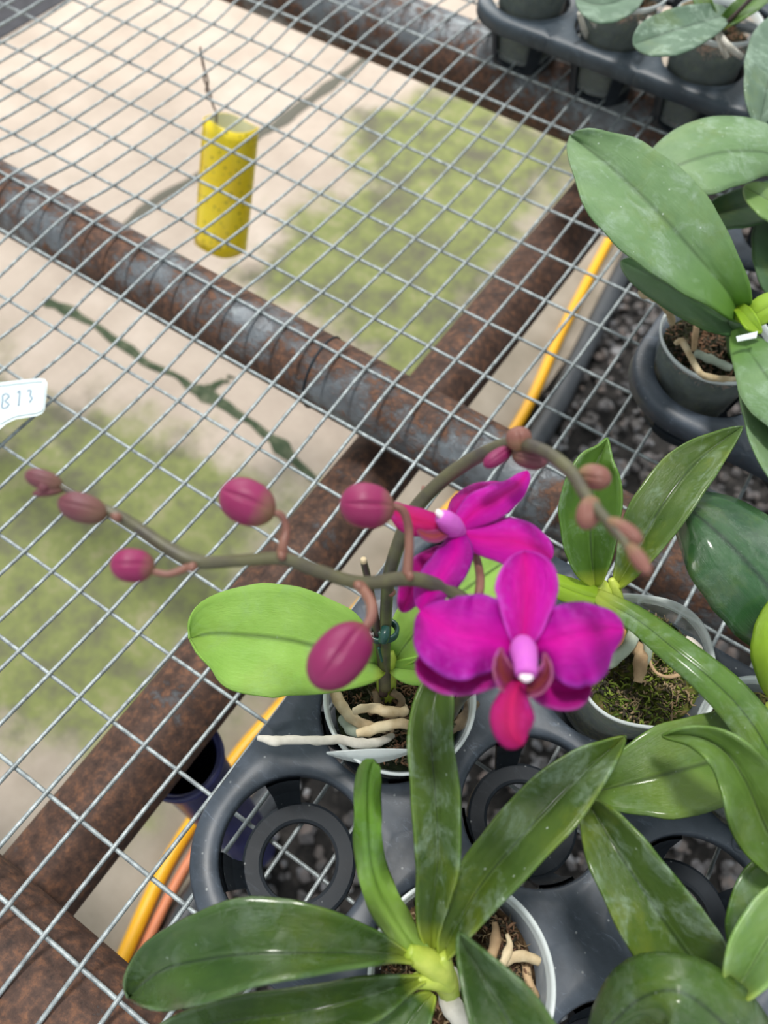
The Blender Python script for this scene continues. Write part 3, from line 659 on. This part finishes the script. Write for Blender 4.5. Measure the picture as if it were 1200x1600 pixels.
S2 = [(706, 1118, .070, 15), (722, 1090, .105, 16), (748, 1068, .140, 17), (768, 1040, .170, 18), (762, 990, .196, 19), (735, 945, .210, 20), (690, 918, .218, 23), (640, 904, .224, 24), (565, 911, .230, 22), (500, 893, .235, 22), (440, 873, .240, 21), (375, 876, .244, 20), (310, 878, .248, 22), (265, 858, .250, 22), (215, 824, .253, 19), (185, 806, .255, 20), (140, 785, .257, 13), (100, 762, .259, 9), (80, 750, .26, 7)]
ptube('flower_spike', S2, M['spike'], Bp, seg=14, n=110)
ptube('cut_stem', [(599, 1085, .070, 14), (597, 1040, .092, 14), (590, 990, .118, 13), (578, 920, .150, 12), (568, 876, .168, 11)], M['spike_dark'], Bp, n=30)
ptube('cut_end', [(568.3, 878, .1675, 11), (567.8, 873, .1695, 9)], M['root_tan'], Bp, n=4)
for u, v, z, a, b in ((665, 772, .203, -4, -12), (610, 925, .150, -8, -4), (300, 886, .249, -6, 6), (182, 808, .256, -8, -4), (440, 868, .241, -4, -8), (560, 915, .231, 6, 8), (640, 900, .225, 0, -10)):
    ptube('bract', [(u-a*.4, v-b*.2, z, 12), (u, v, z+.002, 15), (u+a, v+b, z+.002, 5)], M['pedicel'], Bp, n=8)
def bud(b, t, wd, mt, ped=None, prof=None, seams=3, parent=Bp, z2=None):
    """b, t = (u, v, z) base and tip; wd = width in pixels"""
    pb, pt = at(*b), at(*t); dep = -(CAM_R @ ((pb+pt)/2-CAM_C)).z; R = wd*.5*dep/F_PX; ax = pt-pb; Lh = ax.length; ax.normalize()
    x = (CAM_C-pb); x = (x-ax*x.dot(ax)).normalized(); y = ax.cross(x); vs, fs, uv = [], [], []; NU, NS = 28, 90
    for i in range(NU+1):
        s = .5-.5*math.cos(math.pi*i/NU); pr = max(0, 1-abs(2*s-1)**2.5)**.52*(.93+.1*math.sin(math.pi*s*.8))
        for k in range(NS):
            a = 2*math.pi*k/NS; g = 1-.15*abs(math.cos((a*seams-.9+s*1.1)*.5))**120*math.sin(math.pi*s)**.4
            r = R*pr*g*1.03; vs.append(pb+ax*(Lh*s)+x*r*math.cos(a)+y*r*math.sin(a)); uv.append((s, (k/NS+s*1.1/(2*math.pi*seams)) % 1.0 if False else k/NS))
    for i in range(NU):
        for k in range(NS): a = i*NS+k; q_ = i*NS+(k+1) % NS; fs.append((a, q_, q_+NS, a+NS))
    o = obj('bud', vs, fs, mt, parent, uv=uv)
    if ped: ptube('pedicel', ped, M['pedicel'], o, n=24)
    return o
bud((428, 806, .249), (346, 764, .252), 68, M['bud_green'], [(424, 800, .249, 13), (440, 806, .248, 12), (447, 828, .245, 13), (442, 852, .243, 17), (440, 872, .240, 16)])
bud((616, 797, .238), (531, 784, .242), 68, M['bud_green'], [(608, 790, .239, 12), (628, 796, .238, 13), (638, 822, .234, 14), (639, 860, .230, 15), (636, 900, .226, 18)])
bud((243, 887, .250), (172, 880, .253), 50, M['bud_green'], [(236, 892, .250, 12), (262, 897, .250, 11), (285, 890, .249, 13), (305, 880, .248, 14)])
bud((572, 980, .238), (490, 1070, .240), 80, M['bud'], [(568, 984, .237, 16), (580, 965, .236, 17), (579, 940, .234, 18), (562, 914, .231, 18)])
bud((168, 806, .256), (91, 782, .259), 44, M['bud_young'])
bud((98, 760, .259), (39, 740, .262), 30, M['bud_young'])
bud((104, 764, .258), (50, 772, .260), 14, M['bud_young'])
bud((80, 748, .26), (62, 768, .261), 18, M['bud_young'])
# young buds on the far side of the arch
bud((813, 705, .243), (808, 666, .248), 38, M['bud_brown'])
bud((800, 708, .240), (856, 722, .243), 34, M['bud_young'])
bud((800, 700, .239), (756, 728, .238), 24, M['bud'])
bud((904, 738, .268), (954, 752, .272), 38, M['bud_brown'])
bud((926, 778, .277), (914, 824, .279), 36, M['bud_brown'])
bud((948, 812, .285), (1002, 848, .290), 30, M['bud_brown'])
bud((982, 850, .291), (1014, 896, .297), 24, M['bud_brown'])

# flowers
def petal(name, mt, parent, st, **k):
    k.setdefault('p', 2.0); k.setdefault('cup', .0); k.setdefault('crease', .0008); k.setdefault('thick', .0007); k.setdefault('n', 26)
    return leaf(name, mt, parent, st, **k)
zf = .232
ctr = at(818, 1030, zf)
F1 = obj('flower', *tube_data([at(817, 1008, zf+.004), at(818, 1018, zf+.009), at(821, 1036, zf+.014), at(822, 1054, zf+.015)], [.0034, .0042, .0036, .0032], seg=16, n=20)[:2], M['column'], Bp)
petal('dorsal_sepal', M['sepal'], F1, [(817, 1014, zf+.002, 8, 8), (820, 970, zf+.003, 34, 34), (823, 920, zf+.004, 49, 49), (821, 885, zf+.004, 38, 42), (819, 861, zf+.003, 0, 0)], cup=.004)
petal('lateral_sepal', M['petal_dusky'], F1, [(806, 1036, zf-.002, 10, 8), (765, 1046, zf-.004, 30, 26), (710, 1045, zf-.005, 42, 40), (672, 1040, zf-.005, 32, 34), (649, 1036, zf-.005, 0, 0)], cup=.003)
petal('lateral_sepal', M['petal_dusky'], F1, [(826, 1055, zf-.002, 8, 8), (858, 1076, zf-.004, 30, 28), (893, 1080, zf-.005, 32, 29), (924, 1074, zf-.005, 0, 0)], cup=.003)
petal('petal', M['petal'], F1, [(808, 1012, zf+.002, 12, 12), (788, 1004, zf+.006, 40, 50), (755, 997, zf+.009, 62, 66), (718, 990, zf+.010, 72, 64), (688, 977, zf+.008, 60, 50), (668, 962, zf+.005, 32, 30), (658, 953, zf+.003, 0, 0)], cup=-.003, wave=.0026, crease=.0010, nv=20)
petal('petal', M['petal'], F1, [(828, 1012, zf+.002, 12, 12), (848, 1004, zf+.006, 44, 40), (880, 998, zf+.010, 52, 78), (918, 990, zf+.011, 50, 78), (950, 984, zf+.008, 33, 46), (974, 984, zf+.005, 0, 0)], cup=-.004, wave=.0026, crease=.0010, seed=1, nv=20)
petal('lip', M['lip'], F1, [(812, 1066, zf+.010, 8, 8), (803, 1088, zf+.012, 22, 22), (799, 1118, zf+.014, 35, 33), (803, 1146, zf+.014, 28, 28), (815, 1164, zf+.013, 0, 0)], cup=-.005, crease=-.002)
petal('lip_lobe', M['lip_lobe'], F1, [(816, 1074, zf+.006, 8, 8), (796, 1068, zf+.007, 16, 24), (783, 1050, zf+.010, 12, 20), (780, 1026, zf+.013, 6, 10), (784, 1012, zf+.013, 0, 0)], cup=.003)
petal('lip_lobe', M['lip_lobe'], F1, [(812, 1078, zf+.006, 8, 8), (834, 1076, zf+.007, 22, 12), (852, 1060, zf+.010, 20, 10), (855, 1038, zf+.013, 9, 6), (850, 1020, zf+.013, 0, 0)], cup=.003)
ptube('anther_cap', [(814, 1057, zf+.0170, 9), (822, 1060, zf+.0178, 13), (830, 1058, zf+.0170, 9)], M['anther'], F1, n=10, seg=14)
ptube('pedicel', [(818, 1020, zf-.001, 18), (800, 1000, zf-.010, 17), (768, 985, zf-.022, 17), (752, 960, .206, 18), (742, 948, .209, 18)], M['pedicel'], F1, n=24)
zg = .212
F2 = obj('flower', *tube_data([at(716, 832, zg), at(706, 822, zg+.006), at(696, 812, zg+.011), at(688, 806, zg+.013)], [.0032, .0042, .0036, .0026], seg=16, n=20)[:2], M['column'], Bp)
petal('petal', M['sepal'], F2, [(712, 828, zg, 8, 8), (742, 800, zg+.004, 26, 26), (770, 782, zg+.006, 24, 30), (800, 765, zg+.008, 17, 22), (818, 748, zg+.008, 12, 11), (824, 736, zg+.008, 0, 0)], cup=-.003, p=1.5)
petal('petal', M['petal_dusky'], F2, [(708, 820, zg-.004, 8, 8), (722, 792, zg-.004, 20, 20), (748, 772, zg-.003, 17, 16), (790, 758, zg, 0, 0)], cup=-.003, wave=.0015)
petal('lateral_sepal', M['sepal'], F2, [(718, 834, zg, 8, 8), (755, 842, zg+.002, 24, 27), (800, 846, zg+.003, 37, 38), (838, 858, zg+.002, 27, 24), (862, 872, zg, 0, 0)], cup=-.003)
petal('petal', M['petal'], F2, [(714, 834, zg+.003, 12, 10), (712, 862, zg+.007, 28, 26), (697, 890, zg+.009, 32, 30), (676, 922, zg+.008, 24, 30), (655, 952, zg+.004, 0, 0)], cup=-.004, wave=.001)
petal('lateral_sepal', M['petal_dusky'], F2, [(695, 858, zg-.006, 8, 8), (662, 890, zg-.006, 24, 24), (644, 922, zg-.005, 22, 22), (628, 956, zg-.004, 0, 0)], cup=.002, wave=.0016)
petal('lip', M['lip'], F2, [(702, 826, zg+.004, 10, 10), (670, 820, zg+.008, 18, 20), (644, 812, zg+.010, 24, 20), (625, 800, zg+.010, 18, 14), (614, 786, zg+.010, 0, 0)], cup=-.004)
petal('lip_lobe', M['lip_lobe'], F2, [(700, 830, zg+.006, 6, 6), (682, 838, zg+.009, 10, 10), (664, 836, zg+.011, 7, 7), (652, 828, zg+.012, 0, 0)])
ptube('anther_cap', [(692, 808, zg+.0125, 12), (686, 802, zg+.0135, 12), (682, 799, zg+.0135, 8)], M['anther'], F2, n=8, seg=12)
ptube('pedicel', [(722, 836, zg-.003, 14), (742, 866, zg-.010, 13), (750, 900, zg-.006, 14), (748, 930, .210, 15), (742, 946, .210, 16)], M['pedicel'], F2, n=24)
# roots of plant B
for P, mt in (([(522, 1078, .066, 16), (532, 1100, .068, 17), (550, 1122, .066, 17), (580, 1136, .064, 16), (604, 1140, .060, 12)], 'root_tan'),
              ([(552, 1112, .072, 12), (575, 1106, .074, 15), (605, 1112, .074, 17), (630, 1113, .070, 15), (632, 1104, .064, 10)], 'root_tan'),
              ([(558, 1147, .072, 14), (590, 1138, .075, 17), (625, 1130, .075, 16), (645, 1137, .070, 14)], 'root_tan'),
              ([(535, 1120, .060, 18), (550, 1140, .062, 20), (570, 1145, .062, 16)], 'root_grey'),
              ([(403, 1153, .086, 8), (416, 1155, .087, 12), (430, 1158, .087, 15), (446, 1156, .086, 13), (500, 1157, .084, 14), (530, 1156, .083, 15), (562, 1161, .080, 16), (590, 1160, .072, 14), (612, 1150, .060, 12)], 'root_white'),
              ([(612, 1080, .070, 12), (628, 1095, .068, 12), (616, 1120, .062, 12), (606, 1160, .058, 12)], 'root_brown'),
              ([(585, 1080, .070, 10), (590, 1100, .068, 12), (578, 1115, .064, 10)], 'root_brown'),
              ([(740, 1095, .058, 20), (728, 1120, .058, 22), (705, 1140, .056, 18), (690, 1150, .05, 14)], 'root_brown')):
    ptube('root', P, M[mt], Bp, n=40, lump=.35)
# clip joining spike and cut stem
cl = empty('plant_clip', at(595, 985, .118), 'small dark green plastic clip holding spike and cut stem together', 'clip')
def ring(name, c, R, r, parent, m, tilt=(0, 0), n=32, a0=0, a1=2*math.pi):
    pts = []
    for k in range(n+1):
        a = a0+(a1-a0)*k/n; pts.append(c+Vector((R*math.cos(a), R*math.sin(a), tilt[0]*R*math.cos(a)+tilt[1]*R*math.sin(a))))
    return tube(name, pts, r, m, parent, n=n*2, seg=8)
c1 = at(606, 985, .119); c2 = at(590, 990, .117)
for dz in (-.0022, 0, .0022): ring('spike_ring', c1+Vector((0, 0, dz)), .0044, .0010, cl, M['clip'])
for dz in (-.0016, .0012): ring('stem_ring', c2+Vector((0, 0, dz)), .0036, .0010, cl, M['clip'])
ptube('hinge', [(598, 1002, .124, 15), (601, 992, .127, 17), (603, 980, .127, 14)], M['clip'], cl, n=12)
ptube('hinge_tooth', [(592, 1012, .116, 5), (594, 1022, .112, 5), (597, 1034, .108, 4)], M['clip'], cl, n=12)
ptube('hinge_pin', [(580, 992, .1225, 6), (576, 990, .1235, 6)], M['pot_rim'], cl, n=6)
# pale plastic label strip on the pot rim
V = []
for i in range(15):
    u = 510+i*9.6; s = math.sin(math.pi*i/14)
    V += [at(u, 1176-4*i/14-3*s, ZB+.007), at(u+2, 1178-4*i/14+16*s, ZB-.002-.002*s)]
o = obj('plant_label', V, [(2*i, 2*i+1, 2*i+3, 2*i+2) for i in range(14)], M['label'] if False else M['pot_rim']); solid(o, .0008, 0)
tag(o, 'pale grey plastic strip stuck on the rim below the long white root', 'plant label')

# plant C: milky pot right of the flower
C_ = empty('orchid_plant', (*PC, ZC-.012), 'orchid plant with two upright pointed leaves in the milky mossy pot', 'orchid')
leaf('leaf', M['leaf_mid'], C_, [(930, 916, .108, 8, 8), (925, 880, .118, 33, 30), (922, 830, .130, 45, 44), (924, 780, .140, 47, 48), (931, 730, .148, 33, 35), (942, 702, .151, 12, 14), (949, 684, .152, 0, 0)], p=1.4, cup=.006, tiltl=0.005, tiltr=0.005)
leaf('leaf', M['leaf_residue'], C_, [(962, 918, .104, 6, 6), (985, 880, .112, 24, 22), (1012, 828, .122, 42, 37), (1045, 775, .130, 44, 42), (1083, 728, .135, 38, 38), (1125, 692, .137, 20, 22), (1161, 666, .136, 0, 0)], p=1.3, cup=.005, tiltl=0.002, tiltr=0.009)
leaf('leaf', M['leaf_bright'], C_, [(950, 938, .106, 14, 12), (920, 932, .114, 20, 18), (885, 920, .120, 20, 18), (862, 910, .122, 16, 14), (830, 895, .12, 0, 0)], cup=-.005)
leaf('leaf', M['leaf_mid'], C_, [(930, 928, .110, 8, 8), (955, 945, .118, 15, 16), (1000, 972, .126, 20, 20), (1050, 1012, .131, 24, 24), (1100, 1052, .133, 27, 27), (1150, 1100, .132, 30, 31), (1190, 1155, .127, 33, 33), (1225, 1225, .118, 26, 26), (1250, 1290, .11, 0, 0)], p=1.5, cup=-.003)
ptube('stem', [(975, 985, .072, 26), (965, 955, .085, 30), (950, 930, .100, 30), (932, 912, .108, 26)], M['crown'], C_)
ptube('leaf_base', [(972, 962, .090, 12), (962, 925, .104, 20), (955, 905, .110, 10)], M['crown'], C_)
ptube('root', [(990, 968, .090, 16), (990, 990, .092, 20), (978, 1012, .090, 20), (955, 1035, .084, 18), (948, 1040, .08, 12)], M['root_grey'], C_, lump=.15)
ptube('root', [(995, 978, .084, 14), (1010, 1000, .086, 16), (1012, 1022, .084, 14), (1008, 1040, .078, 8)], M['root_grey'], C_, lump=.2)
ptube('root', [(978, 950, .088, 12), (988, 955, .092, 18), (998, 962, .090, 14)], M['root_white'], C_, lump=.1)
ptube('husk', [(990, 1000, .084, 10), (1000, 1020, .086, 18), (1000, 1042, .085, 22), (996, 1066, .082, 14)], M['husk'], C_, lump=.6)
ptube('husk', [(972, 985, .094, 14), (968, 1000, .094, 12), (958, 1014, .090, 6)], mat('husk_orange', (.62, .33, .06), .6), C_, lump=.4)
ptube('root', [(1014, 1030, .080, 5), (1024, 1050, .080, 5), (1044, 1058, .080, 6), (1068, 1052, .080, 7)], M['husk'], C_, lump=.3)
ptube('husk', [(1068, 1000, .082, 20), (1082, 1012, .082, 26), (1090, 1028, .080, 18)], mat('shell_white', (.62, .56, .50), .6), C_, lump=.2)

# plant D: right edge
D_ = empty('orchid_plant', (*PD, ZD-.01), 'orchid plant with a broad flat leaf and a curled leaf at the right edge', 'orchid')
leaf('leaf', M['leaf_olive'], D_, [(1225, 1165, .095, 10, 10), (1185, 1172, .104, 62, 72), (1120, 1188, .110, 74, 76), (1050, 1207, .112, 74, 76), (990, 1222, .109, 54, 56), (950, 1232, .105, 34, 36), (918, 1240, .102, 0, 0)], p=1.8, tiltl=-0.003, tiltr=0.004)
leaf('leaf', M['leaf_olive'], D_, [(1235, 1370, .120, 20, 20), (1195, 1290, .136, 50, 44), (1163, 1218, .148, 40, 46), (1130, 1172, .152, 30, 30), (1085, 1150, .148, 18, 16), (1034, 1150, .138, 0, 0)], p=1.4, cup=.008, crease=.003, wave=.003)
leaf('leaf', M['leaf_bright'], D_, [(1210, 1090, .10, 6, 6), (1210, 1060, .112, 26, 26), (1212, 1010, .124, 39, 39), (1216, 960, .128, 26, 26), (1224, 930, .126, 0, 0)], p=1.8, cup=-.006)
ptube('stem', [(1222, 1190, .06, 30), (1215, 1150, .085, 32), (1210, 1100, .098, 26)], M['crown'], D_)

# plant N: dark glossy leaf from the right edge
N_ = empty('orchid_plant', at(1300, 1040, .07), 'orchid plant with one wide dark glossy leaf entering from the right edge', 'orchid')
leaf('leaf', M['leaf_gloss'], N_, [(1300, 1040, .08, 12, 12), (1245, 972, .110, 76, 70), (1185, 900, .128, 88, 80), (1130, 842, .134, 74, 68), (1088, 805, .132, 44, 44), (1060, 780, .126, 0, 0)], p=2.0, cup=-.009, crease=.004, wave=.0012, tiltl=-0.006, tiltr=-0.01)

# plant G: bottom right corner
G_ = empty('orchid_plant', at(1160, 1590, .06), 'cluster of broad orchid leaves in the bottom right corner', 'orchid')
leaf('leaf', M['leaf_residue'], G_, [(1145, 1590, .095, 20, 20), (1105, 1530, .108, 60, 52), (1060, 1470, .118, 70, 58), (1012, 1400, .124, 64, 52), (965, 1330, .125, 50, 44), (937, 1283, .122, 32, 30), (917, 1248, .119, 0, 0)], p=1.6, tiltl=0.003, tiltr=0.012)
leaf('leaf', M['leaf_pale'], G_, [(1138, 1566, .125, 8, 8), (1162, 1530, .134, 36, 34), (1192, 1480, .140, 52, 52), (1235, 1420, .142, 48, 50), (1285, 1365, .138, 0, 0)], p=1.6, tiltl=0.006, tiltr=0.006)
leaf('leaf', M['leaf_mid'], G_, [(1160, 1510, .105, 10, 10), (1182, 1440, .112, 48, 46), (1218, 1375, .115, 52, 46), (1265, 1310, .112, 0, 0)], p=1.6)
leaf('leaf', M['leaf_dark'], G_, [(1210, 1700, .11, 30, 30), (1140, 1610, .146, 72, 62), (1068, 1552, .154, 66, 58), (1010, 1556, .146, 56, 62), (965, 1590, .130, 44, 44), (925, 1640, .11, 0, 0)], p=1.8, cup=-.004, crease=.003, tiltl=-0.004, tiltr=-0.008)
ptube('stem', [(1180, 1640, .05, 34), (1160, 1590, .09, 40), (1140, 1560, .118, 30)], M['crown'], G_)

# plant E: right tray
E_ = empty('orchid_plant', (PE[0], PE[1], ZE-.014), 'orchid plant with a huge soft green oval leaf in the right tray', 'orchid')
leaf('leaf', M['leaf_soft'], E_, [(1162, 500, .100, 10, 10), (1137, 456, .124, 38, 38), (1100, 413, .142, 58, 56), (1040, 345, .160, 80, 74), (975, 280, .168, 78, 66), (925, 238, .166, 46, 42), (890, 212, .160, 0, 0)], p=1.9, cup=.004, crease=.002, tiltl=0.004, tiltr=0.006)
leaf('leaf', M['leaf_soft'], E_, [(1275, 320, .12, 10, 10), (1215, 248, .138, 32, 38), (1150, 237, .146, 54, 55), (1095, 247, .146, 58, 58), (1045, 266, .14, 44, 44), (1000, 290, .13, 0, 0)], p=1.8, cup=-.004)
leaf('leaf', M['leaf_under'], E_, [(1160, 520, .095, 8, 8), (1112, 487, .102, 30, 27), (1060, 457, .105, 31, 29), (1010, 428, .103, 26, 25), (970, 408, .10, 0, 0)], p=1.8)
leaf('leaf', M['leaf_soft'], E_, [(1150, 515, .100, 14, 10), (1172, 552, .112, 30, 32), (1212, 610, .120, 48, 52), (1262, 690, .12, 0, 0)], p=1.7, cup=-.003)
leaf('leaf', M['leaf_soft'], E_, [(1156, 535, .094, 10, 10), (1178, 605, .100, 24, 24), (1204, 690, .102, 30, 30), (1235, 780, .10, 0, 0)], p=1.7)
leaf('leaf', M['leaf_bright'], E_, [(1146, 490, .108, 5, 5), (1176, 492, .118, 18, 20), (1206, 476, .126, 20, 20), (1240, 456, .13, 0, 0)], p=1.6, cup=-.004)
leaf('leaf', M['leaf_bright'], E_, [(1148, 478, .108, 5, 5), (1160, 488, .116, 14, 10), (1175, 505, .118, 12, 12), (1190, 520, .116, 0, 0)], p=1.6)
leaf('leaf', M['leaf_pale'], E_, [(1260, 350, .10, 20, 20), (1212, 320, .118, 28, 28), (1182, 303, .122, 21, 21), (1162, 293, .122, 0, 0)], p=1.9)
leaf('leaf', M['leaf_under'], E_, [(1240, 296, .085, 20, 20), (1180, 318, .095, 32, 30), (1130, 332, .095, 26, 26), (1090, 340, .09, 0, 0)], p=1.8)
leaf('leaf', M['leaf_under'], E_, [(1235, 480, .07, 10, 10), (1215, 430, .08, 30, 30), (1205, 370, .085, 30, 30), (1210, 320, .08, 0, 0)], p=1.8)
ptube('stem', [(1152, 560, .055, 26), (1150, 530, .085, 30), (1152, 500, .102, 24)], M['leaf_soft'], E_)
ptube('root', [(1012, 446, .10, 10), (1003, 458, .10, 12), (1020, 464, .100, 11), (1034, 474, .098, 12), (1046, 490, .09, 12), (1050, 505, .075, 10)], M['root_tan'], E_, lump=.4)
ptube('root', [(1056, 536, .078, 8), (1066, 533, .084, 10), (1076, 552, .085, 10), (1092, 580, .083, 10), (1110, 590, .080, 11), (1150, 594, .070, 11)], M['root_tan'], E_, lump=.3)
ptube('root', [(1090, 503, .078, 10), (1086, 525, .078, 10), (1084, 548, .070, 9)], M['husk'], E_, lump=.2)
ptube('root', [(1086, 552, .070, 12), (1112, 562, .072, 14), (1140, 575, .065, 12)], M['root_grey'], E_, lump=.3)
V = [at(1150, 526, .119), at(1184, 518, .122), at(1182, 528, .122), at(1152, 534, .118)]
o = obj('plant_label', V, [(0, 1, 2, 3)], M['pot_rim'], smooth=False); solid(o, .0008, 0)
tag(o, 'tiny whitish plastic label tucked into the crown of the soft green plant', 'plant label')

# plants in the far tray
Tz = .10
T1 = empty('orchid_plant', (PT[2][0], PT[2][1], .07), 'young orchid with a round grey-green leaf in the far tray', 'orchid')
leaf('leaf', M['leaf_grey'], T1, [(1138, 22, .118, 8, 8), (1105, 32, .128, 28, 28), (1060, 46, .134, 37, 34), (1018, 60, .132, 29, 30), (990, 70, .128, 0, 0)], p=2)
leaf('leaf', M['leaf_grey'], T1, [(1250, 20, .12, 12, 12), (1215, 70, .13, 38, 42), (1200, 130, .13, 34, 38), (1186, 196, .12, 0, 0)], p=2)
leaf('leaf', M['leaf_mid'], T1, [(1120, 40, .115, 8, 8), (1100, 5, .13, 14, 14), (1090, -40, .13, 14, 14), (1085, -80, .13, 0, 0)])
leaf('leaf', M['leaf_mid'], T1, [(1125, 40, .115, 8, 8), (1160, 15, .13, 18, 14), (1200, -15, .13, 14, 14), (1230, -40, .13, 0, 0)])
ptube('flower_spike', [(1118, 52, .11, 8), (1150, 22, .13, 7), (1190, -20, .15, 7)], M['spike_dark'], T1)
ptube('root', [(1120, 50, .115, 8), (1128, 75, .112, 8), (1135, 88, .10, 8)], M['root_white'], T1)
ptube('root', [(1122, 50, .116, 8), (1138, 72, .116, 10), (1158, 88, .10, 9)], M['root_white'], T1)
ptube('root', [(1095, 22, .11, 7), (1085, 5, .115, 8), (1065, 10, .11, 7)], M['root_tan'], T1)
T2 = empty('orchid_plant', (PT[1][0], PT[1][1], .07), 'small orchid with one dark rounded leaf at the top edge of the far tray', 'orchid')
leaf('leaf', M['leaf_grey'], T2, [(1005, -22, .11, 8, 8), (975, -2, .12, 26, 26), (938, 8, .122, 28, 28), (900, -2, .118, 0, 0)], p=2)
for i, P in enumerate(([(905, 20, .085, 7), (912, 45, .07, 8), (920, 65, .05, 7)], [(925, 30, .08, 6), (935, 50, .065, 7), (938, 60, .05, 6)], [(1015, 30, .088, 10), (1008, 40, .09, 8), (1000, 36, .088, 6)])):
    ptube('root', P, M['root_white'], T2)
ptube('stem', [(990, -5, .07, 12), (1000, -18, .10, 14)], M['crown'], T2)
